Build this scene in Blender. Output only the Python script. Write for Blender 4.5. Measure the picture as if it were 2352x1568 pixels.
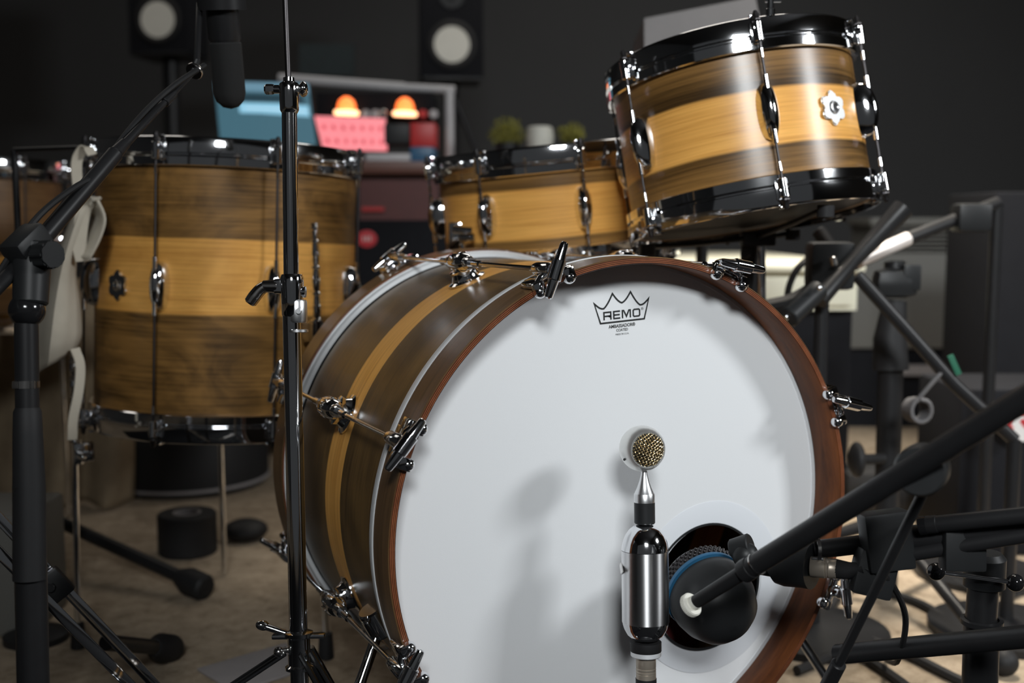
import bpy, bmesh, math, random
from mathutils import Vector, Matrix, noise
random.seed(7)
PI = math.pi
V = Vector
for o in list(bpy.data.objects): bpy.data.objects.remove(o)
SC = bpy.context.scene
COL = SC.collection

# ------------------------------------------------------------------ camera
FPX = 2604.0
CAMP = V((-0.6611, -1.0273, 0.6594)); YAW = 0.45653; PIT = -0.1055
FWD = V((math.sin(YAW)*math.cos(PIT), math.cos(YAW)*math.cos(PIT), math.sin(PIT)))
RGT = V((math.cos(YAW), -math.sin(YAW), 0.0)); UPV = RGT.cross(FWD)
cd = bpy.data.cameras.new('camera'); cam = bpy.data.objects.new('camera', cd); COL.objects.link(cam)
cd.sensor_width = 36; cd.lens = 36*FPX/2352; cd.clip_start = 0.05; cd.clip_end = 60
cam.matrix_world = Matrix(((RGT.x, UPV.x, -FWD.x, CAMP.x), (RGT.y, UPV.y, -FWD.y, CAMP.y), (RGT.z, UPV.z, -FWD.z, CAMP.z), (0, 0, 0, 1)))
cd.dof.use_dof = True; cd.dof.focus_distance = 1.2; cd.dof.aperture_fstop = 3.4
SC.camera = cam

# ------------------------------------------------------------------ world, lights, exposure
wd = bpy.data.worlds.new('world'); SC.world = wd; wd.use_nodes = True
bg = wd.node_tree.nodes['Background']; bg.inputs[0].default_value = (0.92, 0.96, 1.0, 1); bg.inputs[1].default_value = 0.034
SC.view_settings.view_transform = 'Standard'; SC.view_settings.look = 'None'
SC.view_settings.exposure = 0.12; SC.view_settings.gamma = 1.0; SC.view_settings.use_curve_mapping = False
def area(name, loc, tgt, sx, sy, power, col, spread=180):
    l = bpy.data.lights.new(name, 'AREA'); l.shape = 'RECTANGLE'; l.size = sx; l.size_y = sy; l.energy = power; l.color = col; l.spread = math.radians(spread)
    o = bpy.data.objects.new(name, l); COL.objects.link(o); o.location = loc
    o.rotation_euler = (V(tgt)-V(loc)).to_track_quat('-Z', 'Y').to_euler(); return o
area('key_light', (-1.38, -3.05, 2.30), (0.82, 0.1, 0.55), 0.85, 0.50, 12.5, (0.95, 0.985, 1.0), 57)
area('side_light', (1.95, -1.85, 1.85), (0, 0.1, 0.45), 0.55, 0.40, 40, (0.95, 0.98, 1.0))
area('background_fill', (1.5, 2.2, 2.66), (1.5, 2.2, 0), 1.6, 1.2, 14, (1.0, 0.93, 0.84))  # added fill without a fixture, lifts the back wall and floor
area('left_background_fill', (-0.9, 2.9, 2.66), (-0.9, 2.9, 0), 1.4, 1.0, 5.5, (1.0, 0.93, 0.84))  # second added fill, raises the walls and carpet at left
area('cabinet_fill', (1.00, 0.65, 2.40), (1.05, 0.70, 0), 0.35, 0.35, 13, (1.0, 0.92, 0.80), 60)  # added fill over the cream cabinet and right carpet, no lamp belongs here

def at(px, py, w): return CAMP + w*(FWD + RGT*((px-1176)/FPX) + UPV*((784-py)/FPX))
def onfloor(px, py, z=0.0):
    d = FWD + RGT*((px-1176)/FPX) + UPV*((784-py)/FPX); return CAMP + d*((z-CAMP.z)/d.z)

# ------------------------------------------------------------------ materials
MATS = {}
class NT:
    def __init__(s, m): s.m = m; s.t = m.node_tree; s.n = s.t.nodes; s.b = s.n['Principled BSDF']
    def node(s, typ, **kw):
        n = s.n.new(typ)
        for k, v in kw.items(): setattr(n, k, v)
        return n
    def link(s, a, b): s.t.links.new(a, b)
    def math(s, op, a, b=0.0, c=None):
        n = s.node('ShaderNodeMath', operation=op)
        for i, x in enumerate((a, b) if c is None else (a, b, c)):
            if hasattr(x, 'links'): s.link(x, n.inputs[i])
            else: n.inputs[i].default_value = x
        return n.outputs[0]
    def ramp(s, fac, stops):
        n = s.node('ShaderNodeValToRGB'); e = n.color_ramp.elements
        while len(e) < len(stops): e.new(0.5)
        for i, (p, c) in enumerate(stops): e[i].position = p; e[i].color = (*c, 1)
        s.link(fac, n.inputs[0]); return n.outputs[0]
    def obj(s): return s.node('ShaderNodeTexCoord').outputs['Object']
    def mapping(s, vec, scale, loc=(0, 0, 0), rot=(0, 0, 0)):
        n = s.node('ShaderNodeMapping'); n.inputs['Scale'].default_value = scale; n.inputs['Location'].default_value = loc; n.inputs['Rotation'].default_value = rot
        s.link(vec, n.inputs[0]); return n.outputs[0]
    def noise(s, vec, scale=1, detail=4, rough=0.5, dist=0.0):
        n = s.node('ShaderNodeTexNoise'); n.inputs['Scale'].default_value = scale; n.inputs['Detail'].default_value = detail
        n.inputs['Roughness'].default_value = rough; n.inputs['Distortion'].default_value = dist
        s.link(vec, n.inputs['Vector']); return n.outputs[0]
    def mix(s, f, a, b):
        n = s.node('ShaderNodeMix', data_type='RGBA')
        for i, x in ((0, f), (6, a), (7, b)):
            if hasattr(x, 'links'): s.link(x, n.inputs[i])
            else: n.inputs[i].default_value = x if i == 0 else (*x, 1)
        return n.outputs[2]
    def bump(s, h, strength=0.2, dist=0.001):
        n = s.node('ShaderNodeBump'); n.inputs['Strength'].default_value = strength; n.inputs['Distance'].default_value = dist
        s.link(h, n.inputs['Height']); s.link(n.outputs[0], s.b.inputs['Normal'])
def mat(name, col=(0.5, 0.5, 0.5), rough=0.5, metal=0.0, emit=None, estr=0.0, coat=0.0, crough=0.1, spec=0.5, var=0.0, vscale=30):
    m = bpy.data.materials.new(name); m.use_nodes = True; t = NT(m); b = t.b
    b.inputs['Base Color'].default_value = (*col, 1); b.inputs['Roughness'].default_value = rough; b.inputs['Metallic'].default_value = metal
    b.inputs['Specular IOR Level'].default_value = spec
    b.inputs['Coat Weight'].default_value = coat; b.inputs['Coat Roughness'].default_value = crough
    if emit: b.inputs['Emission Color'].default_value = (*emit, 1); b.inputs['Emission Strength'].default_value = estr
    if var > 0:
        f = t.noise(t.obj(), vscale, 5, 0.6)
        t.link(t.mix(f, tuple(c*(1-var) for c in col), tuple(min(1, c*(1+var)) for c in col)), b.inputs['Base Color'])
    MATS[name] = m; return m
mat('chrome', (0.82, 0.83, 0.85), 0.07, 1.0, var=0.03)
mat('worn_chrome', (0.7, 0.68, 0.66), 0.16, 1.0, var=0.08)
mat('aluminium', (0.78, 0.79, 0.8), 0.32, 1.0, var=0.05)
mat('white_metal', (0.8, 0.8, 0.78), 0.3, 0.85, var=0.04)
mat('black_metal', (0.016, 0.016, 0.017), 0.38, 0.0, spec=0.3, var=0.2)
mat('black_plastic', (0.017, 0.018, 0.019), 0.45, spec=0.3, var=0.2)
mat('black_rubber', (0.016, 0.016, 0.017), 0.6, spec=0.3, var=0.2)
mat('collar_metal', (0.78, 0.80, 0.82), 0.5, 0.3, var=0.06)
mat('rod_steel', (0.07, 0.066, 0.068), 0.42, 1.0, var=0.1)
mat('nickel', (0.46, 0.40, 0.33), 0.38, 0.6, var=0.1)
mat('box_grey', (0.12, 0.115, 0.118), 0.6, var=0.1)
mat('black_gloss', (0.012, 0.012, 0.013), 0.12, var=0.1)
mat('dark_foam', (0.012, 0.012, 0.012), 0.95, var=0.3, vscale=400)
mat('cabinet_black', (0.012, 0.0125, 0.015), 0.85, spec=0.12, var=0.15)
mat('cone_white', (0.74, 0.73, 0.66), 0.75, var=0.08, vscale=20)
mat('blue_ring', (0.02, 0.10, 0.20), 0.4)
mat('cream_paint', (0.74, 0.72, 0.58), 0.45, var=0.05, vscale=5)
mat('grey_paint', (0.13, 0.127, 0.115), 0.6, var=0.05, vscale=5)
mat('pale_grey', (0.5, 0.49, 0.5), 0.5, var=0.05)
mat('desk_wood', (0.12, 0.045, 0.03), 0.4, var=0.25, vscale=8)
mat('dark_red', (0.09, 0.018, 0.015), 0.5, var=0.2)
mat('red_plastic', (0.5, 0.02, 0.02), 0.4)
mat('red_cloth', (0.10, 0.01, 0.01), 0.9, var=0.3, vscale=12)
mat('logo_white', (0.75, 0.73, 0.72), 0.5)
mat('logo_red', (0.5, 0.02, 0.03), 0.5)
mat('ink', (0.012, 0.014, 0.014), 0.6)
mat('plant', (0.20, 0.19, 0.03), 0.7, var=0.35, vscale=40)
mat('pot', (0.55, 0.55, 0.5), 0.5, var=0.25, vscale=15)
mat('wall_paint', (0.045, 0.046, 0.048), 0.9, var=0.1, vscale=2)
mat('ceiling_paint', (0.04, 0.04, 0.042), 0.9, var=0.1, vscale=2)
mat('orange_glow', (0.9, 0.3, 0.1), 0.5, emit=(1.0, 0.16, 0.03), estr=2.2)
mat('hot_glow', (1, 0.7, 0.4), 0.5, emit=(1.0, 0.5, 0.25), estr=3.0)
mat('green_tape', (0.008, 0.11, 0.06), 0.7)
mat('brass_net', (0.80, 0.66, 0.42), 0.3, 1.0)
mat('paper', (0.3, 0.28, 0.28), 0.7, var=0.1)
mat('stage_brown', (0.30, 0.15, 0.06), 0.5, var=0.2, vscale=10)
mat('pale_glint', (0.85, 0.78, 0.74), 0.35, 0.3)  # pale colour stands in for light reflected by a chrome boom tube

def wood_cyl(name, c0, half, soft=0.0015, walnut=((0.05, 0.026, 0.008), (0.36, 0.185, 0.052)), maple=((0.60, 0.27, 0.055), (0.95, 0.50, 0.125)), fig=0.0, edge=None, rough=0.36, coat=0.12):
    m = bpy.data.materials.new(name); m.use_nodes = True; t = NT(m); ob = t.obj()
    g = t.noise(t.mapping(ob, (5, 5, 260)), 1, 6, 0.62, 0.3)
    big = t.noise(t.mapping(ob, (2.6, 2.6, 16) if fig == 0 else (7, 7, 14)), 1, 3, 0.5, 0.6+fig)
    gw = t.math('MULTIPLY_ADD', g, 0.55, t.math('MULTIPLY', big, 0.62))
    xyz = t.node('ShaderNodeSeparateXYZ'); t.link(ob, xyz.inputs[0]); z = xyz.outputs[2]
    wob = t.math('MULTIPLY_ADD', t.noise(t.mapping(ob, (6, 6, 6)), 1, 2), 0.004, -0.002)
    dz = t.math('ABSOLUTE', t.math('SUBTRACT', t.math('ADD', z, wob), c0))
    if edge:   # lighter sapwood towards the two rims of the veneer
        gw = t.math('ADD', gw, t.math('MULTIPLY', t.math('SUBTRACT', dz, edge[0]), edge[1]))
    wal = t.ramp(gw, [(0.36, walnut[0]), (0.78, walnut[1])])
    map_ = t.ramp(t.math('MULTIPLY_ADD', g, 0.7, t.math('MULTIPLY', big, 0.35)), [(0.36, maple[0]), (0.68, maple[1])])
    mask = t.math('MULTIPLY_ADD', t.math('SUBTRACT', half, dz), 1.0/soft, 0.5); mask.node.use_clamp = True
    t.link(t.mix(mask, wal, map_), t.b.inputs['Base Color'])
    t.link(t.math('MULTIPLY_ADD', g, 0.15, rough-0.07), t.b.inputs['Roughness'])
    t.b.inputs['Coat Weight'].default_value = coat; t.b.inputs['Coat Roughness'].default_value = 0.28; t.b.inputs['Specular IOR Level'].default_value = 0.3
    t.bump(g, 0.12, 0.0004)
    MATS[name] = m; return m
wood_cyl('rack_shell_wood', -0.006, 0.036, 0.004, edge=(0.068, 6.0), rough=0.36, coat=0.45)
wood_cyl('floor_shell_wood', 0.015, 0.055, 0.003, fig=1.6, rough=0.38)
wood_cyl('snare_shell_wood', -0.003, 0.038, 0.004, edge=(0.045, 6.0), rough=0.38)
wood_cyl('far_tom_wood', -0.05, 0.03, 0.004, fig=1.0, walnut=((0.09, 0.045, 0.02), (0.22, 0.12, 0.05)))
wood_cyl('bass_shell_wood', 0.0, 0.0285, 0.0012, walnut=((0.036, 0.021, 0.009), (0.20, 0.115, 0.038)), fig=0.4, rough=0.36, coat=0.15)
wood_cyl('hoop_veneer', 9.0, 0.01, 0.001, walnut=((0.04, 0.022, 0.010), (0.20, 0.11, 0.048)), rough=0.3, coat=0.25)

def ply_mat():      # laminations of the hoop's cut edge: rings that depend on the radius
    m = bpy.data.materials.new('ply_edge'); m.use_nodes = True; t = NT(m)
    xyz = t.node('ShaderNodeSeparateXYZ'); t.link(t.obj(), xyz.inputs[0])
    r = t.math('SQRT', t.math('ADD', t.math('POWER', xyz.outputs[0], 2.0), t.math('POWER', xyz.outputs[1], 2.0)))
    s = t.math('SINE', t.math('MULTIPLY', r, 2*PI/0.0017))
    n = t.noise(t.mapping(t.obj(), (60, 60, 60)), 1, 3)
    f = t.math('MULTIPLY_ADD', s, 0.42, t.math('MULTIPLY_ADD', n, 0.5, 0.22))
    t.link(t.ramp(f, [(0.1, (0.022, 0.006, 0.003)), (0.5, (0.12, 0.032, 0.013)), (0.9, (0.34, 0.12, 0.05))]), t.b.inputs['Base Color'])
    t.b.inputs['Roughness'].default_value = 0.35; t.b.inputs['Coat Weight'].default_value = 0.3; MATS['ply_edge'] = m
ply_mat()
def hoop_in():
    m = bpy.data.materials.new('hoop_inside'); m.use_nodes = True; t = NT(m)
    g = t.noise(t.mapping(t.obj(), (9, 9, 50)), 1, 5, 0.6, 0.4)
    t.link(t.ramp(g, [(0.3, (0.06, 0.018, 0.005)), (0.7, (0.19, 0.058, 0.014))]), t.b.inputs['Base Color'])
    t.b.inputs['Roughness'].default_value = 0.5; t.b.inputs['Specular IOR Level'].default_value = 0.25; MATS['hoop_inside'] = m
hoop_in()
def head_mat(name, c, tr=0.0):
    m = bpy.data.materials.new(name); m.use_nodes = True; t = NT(m)
    n = t.noise(t.obj(), 9, 4, 0.6); n2 = t.noise(t.obj(), 900, 3, 0.6)
    t.link(t.mix(n, tuple(x*0.985 for x in c), c), t.b.inputs['Base Color'])
    t.b.inputs['Roughness'].default_value = 0.62; t.b.inputs['Specular IOR Level'].default_value = 0.3; t.bump(n2, 0.25, 0.0002); MATS[name] = m
head_mat('coated_head', (0.77, 0.785, 0.80)); head_mat('head_patch', (0.70, 0.725, 0.76))
def carpet_mat():
    m = bpy.data.materials.new('carpet'); m.use_nodes = True; t = NT(m); ob = t.obj()
    a = t.noise(ob, 28, 5, 0.7, 0.3); b = t.noise(ob, 420, 3, 0.7)
    f = t.math('MULTIPLY_ADD', a, 0.8, t.math('MULTIPLY', b, 0.35))
    t.link(t.ramp(f, [(0.36, (0.14, 0.11, 0.078)), (0.5, (0.36, 0.285, 0.205)), (0.74, (0.52, 0.42, 0.31))]), t.b.inputs['Base Color'])
    t.b.inputs['Roughness'].default_value = 0.95; t.b.inputs['Specular IOR Level'].default_value = 0.1; t.bump(b, 0.8, 0.004); MATS['carpet'] = m
carpet_mat()
def cloth_mat(name, c1, c2):
    m = bpy.data.materials.new(name); m.use_nodes = True; t = NT(m); ob = t.obj()
    a = t.noise(ob, 9, 4, 0.6); b = t.noise(ob, 700, 2, 0.5)
    t.link(t.ramp(a, [(0.3, c1), (0.7, c2)]), t.b.inputs['Base Color']); t.b.inputs['Roughness'].default_value = 0.95
    t.b.inputs['Specular IOR Level'].default_value = 0.1; t.bump(b, 0.5, 0.0006); MATS[name] = m
cloth_mat('canvas', (0.42, 0.38, 0.31), (0.58, 0.53, 0.44)); cloth_mat('brown_cloth', (0.20, 0.15, 0.10), (0.34, 0.27, 0.18))
def brushed(name, c):
    m = bpy.data.materials.new(name); m.use_nodes = True; t = NT(m); ob = t.obj()
    g = t.noise(t.mapping(ob, (3, 3, 900)), 1, 4, 0.7)
    t.b.inputs['Base Color'].default_value = (*c, 1); t.b.inputs['Metallic'].default_value = 1
    t.link(t.math('MULTIPLY_ADD', g, 0.10, 0.27), t.b.inputs['Roughness'])
    tn = t.node('ShaderNodeTangent', direction_type='RADIAL', axis='Z'); t.link(tn.outputs[0], t.b.inputs['Tangent'])
    t.b.inputs['Anisotropic'].default_value = 0.9; t.b.inputs['Anisotropic Rotation'].default_value = 0.25
   
    MATS[name] = m
brushed('brushed_steel', (0.74, 0.74, 0.75))
def screen_mat(name, base, bands, estr, pix):
    m = bpy.data.materials.new(name); m.use_nodes = True; t = NT(m); uv = t.node('ShaderNodeTexCoord').outputs['UV']
    xyz = t.node('ShaderNodeSeparateXYZ'); t.link(uv, xyz.inputs[0]); u, v = xyz.outputs[0], xyz.outputs[1]
    col = None
    n = t.noise(t.mapping(uv, pix), 1, 3, 0.6)
    col = t.mix(n, tuple(c*0.75 for c in base), tuple(c*1.25 for c in base))
    for (u0, u1, v0, v1, c) in bands:
        k = t.math('MULTIPLY', t.math('MULTIPLY', t.math('GREATER_THAN', u, u0), t.math('LESS_THAN', u, u1)), t.math('MULTIPLY', t.math('GREATER_THAN', v, v0), t.math('LESS_THAN', v, v1)))
        col = t.mix(k, col, c)
    t.b.inputs['Base Color'].default_value = (0.01, 0.01, 0.01, 1); t.b.inputs['Roughness'].default_value = 0.4
    t.link(col, t.b.inputs['Emission Color']); t.b.inputs['Emission Strength'].default_value = estr; MATS[name] = m
screen_mat('blue_screen', (0.045, 0.12, 0.16), [(0, 1, 0.84, 1.0, (0.12, 0.24, 0.32)), (0.08, 0.93, 0.66, 0.80, (0.01, 0.035, 0.05)), (0.24, 0.97, 0.46, 0.64, (0.26, 0.55, 0.72)), (0.3, 0.95, 0.53, 0.555, (0.5, 0.68, 0.8))], 1.0, (40, 60, 1))
dots = []
for i in range(7):
    for j in (0.28, 0.68): dots.append((0.07+i*0.135, 0.125+i*0.135, j-0.07, j+0.07, (0.62, 0.06, 0.09)))
screen_mat('pink_screen', (0.95, 0.25, 0.28), dots, 1.0, (4, 12, 1))

# ------------------------------------------------------------------ mesh helpers
def frame(o, z, x=None):
    z = V(z).normalized(); x = V(x) if x is not None else (V((0, 0, 1)) if abs(z.z) < 0.9 else V((1, 0, 0)))
    y = z.cross(x).normalized(); x = y.cross(z).normalized(); o = V(o)
    return Matrix(((x.x, y.x, z.x, o.x), (x.y, y.y, z.y, o.y), (x.z, y.z, z.z, o.z), (0, 0, 0, 1)))
class G:
    def __init__(s): s.v = []; s.f = []; s.uvq = None
    def add(s, vs, fs, M=None):
        n = len(s.v)
        s.v += [tuple((M @ V(p)) if M is not None else V(p)) for p in vs]; s.f += [tuple(n+i for i in f) for f in fs]; return s
    def lathe(s, prof, M=None, n=32, closed=False, sx=1.0, sy=1.0):
        vs = []; fs = []; m = len(prof)
        for i in range(n):
            a = 2*PI*i/n; c, d = math.cos(a)*sx, math.sin(a)*sy
            for r, z in prof: vs.append((r*c, r*d, z))
        K = m if closed else m-1
        for i in range(n):
            j = (i+1) % n
            for k in range(K):
                l = (k+1) % m; fs.append((i*m+k, j*m+k, j*m+l, i*m+l))
        if not closed:
            if prof[0][0] > 1e-6: fs.append(tuple(i*m for i in range(n))[::-1])
            if prof[-1][0] > 1e-6: fs.append(tuple(i*m+m-1 for i in range(n)))
        return s.add(vs, fs, M)
    def cyl(s, a, b, r, r2=None, n=20):
        a = V(a); b = V(b); L = (b-a).length; r2 = r if r2 is None else r2
        e = min(r, r2, L/2)*0.12
        return s.lathe([(0, 0), (r-e, 0), (r, e), (r2, L-e), (r2-e, L), (0, L)], frame(a, b-a), n)
    def ball(s, c, r, n=24, sz=1.0, ax=(0, 0, 1)):
        return s.lathe([(r*math.sin(PI*i/n), -r*sz*math.cos(PI*i/n)) for i in range(n+1)], frame(c, ax), n)
    def tube(s, pts, r, n=12, cap=True):
        pts = [V(p) for p in pts]; N = len(pts); R = r if isinstance(r, (list, tuple)) else [r]*N
        vs = []; fs = []; x = None
        for i, p in enumerate(pts):
            t = (pts[min(i+1, N-1)]-pts[max(i-1, 0)]).normalized()
            if x is None: x = t.orthogonal().normalized()
            else: x = (x-t*x.dot(t)).normalized()
            y = t.cross(x)
            for k in range(n):
                a = 2*PI*k/n; vs.append(p+(x*math.cos(a)+y*math.sin(a))*R[i])
        for i in range(N-1):
            for k in range(n):
                l = (k+1) % n; fs.append((i*n+k, i*n+l, (i+1)*n+l, (i+1)*n+k))
        if cap: fs.append(tuple(range(n))[::-1]); fs.append(tuple((N-1)*n+k for k in range(n)))
        return s.add(vs, fs)
    def box(s, sx, sy, sz, M=None, bev=0.0, c=(0, 0, 0)):
        bm = bmesh.new(); bmesh.ops.create_cube(bm, size=1.0)
        for v in bm.verts: v.co = V((v.co.x*sx+c[0], v.co.y*sy+c[1], v.co.z*sz+c[2]))
        if bev > 0: bmesh.ops.bevel(bm, geom=bm.edges[:], offset=bev, segments=2, affect='EDGES', profile=0.6)
        bm.verts.index_update(); s.add([v.co.copy() for v in bm.verts], [[v.index for v in f.verts] for f in bm.faces], M); bm.free(); return s
    def prism(s, outline, d, M=None, bev=0.0):
        n = len(outline); vs = [(x, y, -d/2) for x, y in outline]+[(x, y, d/2) for x, y in outline]
        fs = [tuple(range(n))[::-1], tuple(n+i for i in range(n))]+[(i, (i+1) % n, n+(i+1) % n, n+i) for i in range(n)]
        if bev > 0:
            bm = bmesh.new(); bv = [bm.verts.new(p) for p in vs]
            for f in fs: bm.faces.new([bv[i] for i in f])
            bmesh.ops.bevel(bm, geom=bm.edges[:], offset=bev, segments=2, affect='EDGES'); bm.verts.index_update()
            s.add([v.co.copy() for v in bm.verts], [[v.index for v in f.verts] for f in bm.faces], M); bm.free(); return s
        return s.add(vs, fs, M)
    def strip(s, pts, w, M=None, d=0.0002, closed=False):   # flat ribbon of width w following 2D points
        P = [V((p[0], p[1])) for p in pts]; N = len(P); vs = []; fs = []
        for i, p in enumerate(P):
            a = P[(i-1) % N] if closed or i > 0 else None; b = P[(i+1) % N] if closed or i < N-1 else None
            d1 = (p-a).normalized() if a is not None else (b-p).normalized(); d2 = (b-p).normalized() if b is not None else d1
            n1 = V((-d1.y, d1.x)); n2 = V((-d2.y, d2.x)); m = (n1+n2)
            m = m.normalized() if m.length > 1e-6 else n1
            k = min(2.4, 1/max(0.2, m.dot(n1))); vs += [(p.x+m.x*w/2*k, p.y+m.y*w/2*k, 0), (p.x-m.x*w/2*k, p.y-m.y*w/2*k, 0)]
        for i in range(N if closed else N-1):
            j = (i+1) % N; fs.append((2*i, 2*i+1, 2*j+1, 2*j))
        n = len(vs); top = [(x, y, d) for x, y, _ in vs]
        ff = fs+[tuple(n+k for k in f)[::-1] for f in fs]
        for i in range(N if closed else N-1):
            j = (i+1) % N; ff += [(2*i, 2*j, n+2*j, n+2*i), (2*i+1, 2*j+1, n+2*j+1, n+2*i+1)]
        if not closed: ff += [(0, 1, n+1, n), (2*N-2, 2*N-1, n+2*N-1, n+2*N-2)]
        return s.add(vs+top, ff, M)
def mesh(name, g, m, smooth=35):
    me = bpy.data.meshes.new(name); me.from_pydata(g.v, [], g.f); me.update()
    bm = bmesh.new(); bm.from_mesh(me); bmesh.ops.recalc_face_normals(bm, faces=bm.faces[:]); bm.to_mesh(me); bm.free()
    if smooth:
        for p in me.polygons: p.use_smooth = True
        me.set_sharp_from_angle(angle=math.radians(smooth))
    me.materials.append(MATS[m] if isinstance(m, str) else m)
    return me
def thing(name, label, cat, M=None, group=None):
    o = bpy.data.objects.new(name, None); COL.objects.link(o); o.empty_display_size = 0.05
    if M is None: M = Matrix()
    elif not isinstance(M, Matrix): M = Matrix.Translation(M)
    o.matrix_world = M; o['label'] = label; o['category'] = cat
    if group: o['group'] = group
    o['_'] = 0; del o['_']; WM[o.name] = M.copy(); return o
WM = {}
def part(name, g, m, parent, world=False, label=None, smooth=35):
    if world:
        I = WM[parent.name].inverted(); g.v = [tuple(I @ V(p)) for p in g.v]
    o = bpy.data.objects.new(name, mesh(name, g, m, smooth)); COL.objects.link(o); o.parent = parent
    WM[o.name] = WM[parent.name]
    if label: o['label'] = label
    return o
def partM(name, me, parent, M, label=None):   # shared mesh placed by its own matrix under its parent
    o = bpy.data.objects.new(name, me); COL.objects.link(o); o.parent = parent; o.matrix_local = M
    WM[o.name] = WM[parent.name] @ M
    if label: o['label'] = label
    return o
def single(name, g, m, label, cat, group=None, base=None, smooth=35, kind=None):
    b = V(base) if base is not None else sum((V(p) for p in g.v), V())/len(g.v)
    g.v = [tuple(V(p)-b) for p in g.v]
    o = bpy.data.objects.new(name, mesh(name, g, m, smooth)); COL.objects.link(o); o.location = b
    if kind: o['kind'] = kind
    if label: o['label'] = label; o['category'] = cat
    if group: o['group'] = group
    return o
def bez(p0, p1, p2, p3, n=16):
    p0, p1, p2, p3 = map(V, (p0, p1, p2, p3)); out = []
    for i in range(n+1):
        t = i/n; out.append(p0*(1-t)**3+p1*3*t*(1-t)**2+p2*3*t*t*(1-t)+p3*t**3)
    return out
def spline(pts, n=8):
    P = [V(p) for p in pts]; P = [P[0]*2-P[1]]+P+[P[-1]*2-P[-2]]; out = []
    for i in range(1, len(P)-2):
        for k in range(n):
            t = k/n; a, b, c, d = P[i-1:i+3]
            out.append(0.5*((2*b)+(c-a)*t+(2*a-5*b+4*c-d)*t*t+(-a+3*b-3*c+d)*t**3))
    out.append(P[-2]); return out
def text_mesh(name, s, size, M, m, extr=0.0001, sx=1.0, bold=0.0):
    cu = bpy.data.curves.new(name, 'FONT'); cu.body = s; cu.size = size; cu.align_x = 'CENTER'; cu.extrude = extr; cu.offset = bold
    o = bpy.data.objects.new(name, cu); COL.objects.link(o); dg = bpy.context.evaluated_depsgraph_get(); dg.update()
    me = bpy.data.meshes.new_from_object(o.evaluated_get(dg)); bpy.data.objects.remove(o)
    g = G(); g.add([(v.co.x*sx, v.co.y, v.co.z) for v in me.vertices], [list(p.vertices) for p in me.polygons], M); bpy.data.meshes.remove(me); return g

# ------------------------------------------------------------------ room shell
def struct(name, g, m, smooth=0): return single(name, g, m, None, None, kind='structure', smooth=smooth)
RX = frame((0, 0, 0), (0, 0, 1), RGT)                       # room axes follow the view: x right, y away
def rp(x, y, z): return V((CAMP.x, CAMP.y, 0))+RGT*x+V((math.sin(YAW), math.cos(YAW), 0))*y+V((0, 0, z))
def rbox(x0, x1, y0, y1, z0, z1, g=None, bev=0.0):
    g = g or G(); c = rp((x0+x1)/2, (y0+y1)/2, (z0+z1)/2)
    M = frame(c, (0, 0, 1), RGT); return g.box(x1-x0, y1-y0, z1-z0, M, bev)
struct('floor', rbox(-3.6, 4.2, -2.6, 5.6, -0.1, 0), 'carpet')
struct('wall_back', rbox(-3.6, 4.2, 5.6, 5.7, 0, 2.7), 'wall_paint')
struct('wall_left', rbox(-3.7, -3.6, -2.6, 5.7, 0, 2.7), 'wall_paint')
struct('wall_right', rbox(4.2, 4.3, -2.6, 5.7, 0, 2.7), 'wall_paint')
struct('ceiling', rbox(-3.7, 4.3, -2.6, 5.7, 2.7, 2.8), 'ceiling_paint')
struct('baseboard_back', rbox(-3.6, 4.2, 5.58, 5.6, 0, 0.1), 'wall_paint')

# ------------------------------------------------------------------ bass drum (local z runs from the front hoop to the back)
ZC = 0.33
BM = frame((0, 0, ZC), (0, 1, 0), (1, 0, 0))                # local x = world x, local y = world -z
bass = thing('bass_drum', 'large bass drum with white coated front head and walnut shell with one maple stripe', 'drum', BM)
def ang(deg): a = math.radians(deg); return V((math.cos(a), -math.sin(a), 0))
MID = 0.2235
g = G().lathe([(0.2794, 0.060-MID), (0.2794, 0.388-MID), (0.2735, 0.388-MID), (0.2735, 0.060-MID)], None, 160, True)
# vent hole hardware is out of sight; the shell keeps its own origin at mid depth so its stripe is centred
partM('shell', mesh('shell', g, 'bass_shell_wood'), bass, Matrix.Translation((0, 0, MID)))
def band(prof, n=192):
    g = G(); vs = []; fs = []; m = len(prof)
    for i in range(n):
        a = 2*PI*i/n
        for r, z in prof: vs.append((r*math.cos(a), r*math.sin(a), z))
    for i in range(n):
        j = (i+1) % n
        for k in range(m-1): fs.append((i*m+k, j*m+k, j*m+k+1, i*m+k+1))
    return g.add(vs, fs)
def hoopset(name, z0, z1, fz):
    R, r, e = 0.2920, 0.2842, 0.0011
    h = part(name, band([(R-e, z0), (R, z0+e), (R, z1-e), (R-e, z1)]), 'hoop_veneer', bass)
    part('ply_edge', band([(r+e*0.6, fz), (R-e, fz)]), 'ply_edge', h, label='striped ply edge of the hoop')
    oz = z1 if fz == z0 else z0
    part('ply_edge', band([(r+e*0.6, oz), (R-e, oz)]), 'ply_edge', h, label='striped ply edge of the hoop')
    part('inner_face', band([(r+e*0.6, z0), (r, z0+e), (r, z1-e), (r+e*0.6, z1)]), 'hoop_inside', h, label='red-brown inner face of the hoop')
hoopset('front_hoop', 0.0, 0.0455, 0.0)
hoopset('rear_hoop', 0.404, 0.448, 0.448)
def flesh(z0, z1, s, k=0.0):
    z = [z0, z1] if s > 0 else [z1, z0]
    P = [(0.2805, z[0]), (0.2926-k, z[0]), (0.2928-k, z[0]+s*0.003), (0.2910-k, z[0]+s*0.0045), (0.2906-k, z[1]-s*0.003), (0.2890-k, z[1]), (0.2805, z[1])]
    return G().lathe(P, None, 192, True)
part('head_collar', flesh(0.0462, 0.0640, 1), 'collar_metal', bass, label='silver aluminium collar of the head')
part('head_collar', flesh(0.3935, 0.4033, -1, 0.0035), 'collar_metal', bass, label='silver aluminium collar of the head')
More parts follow.
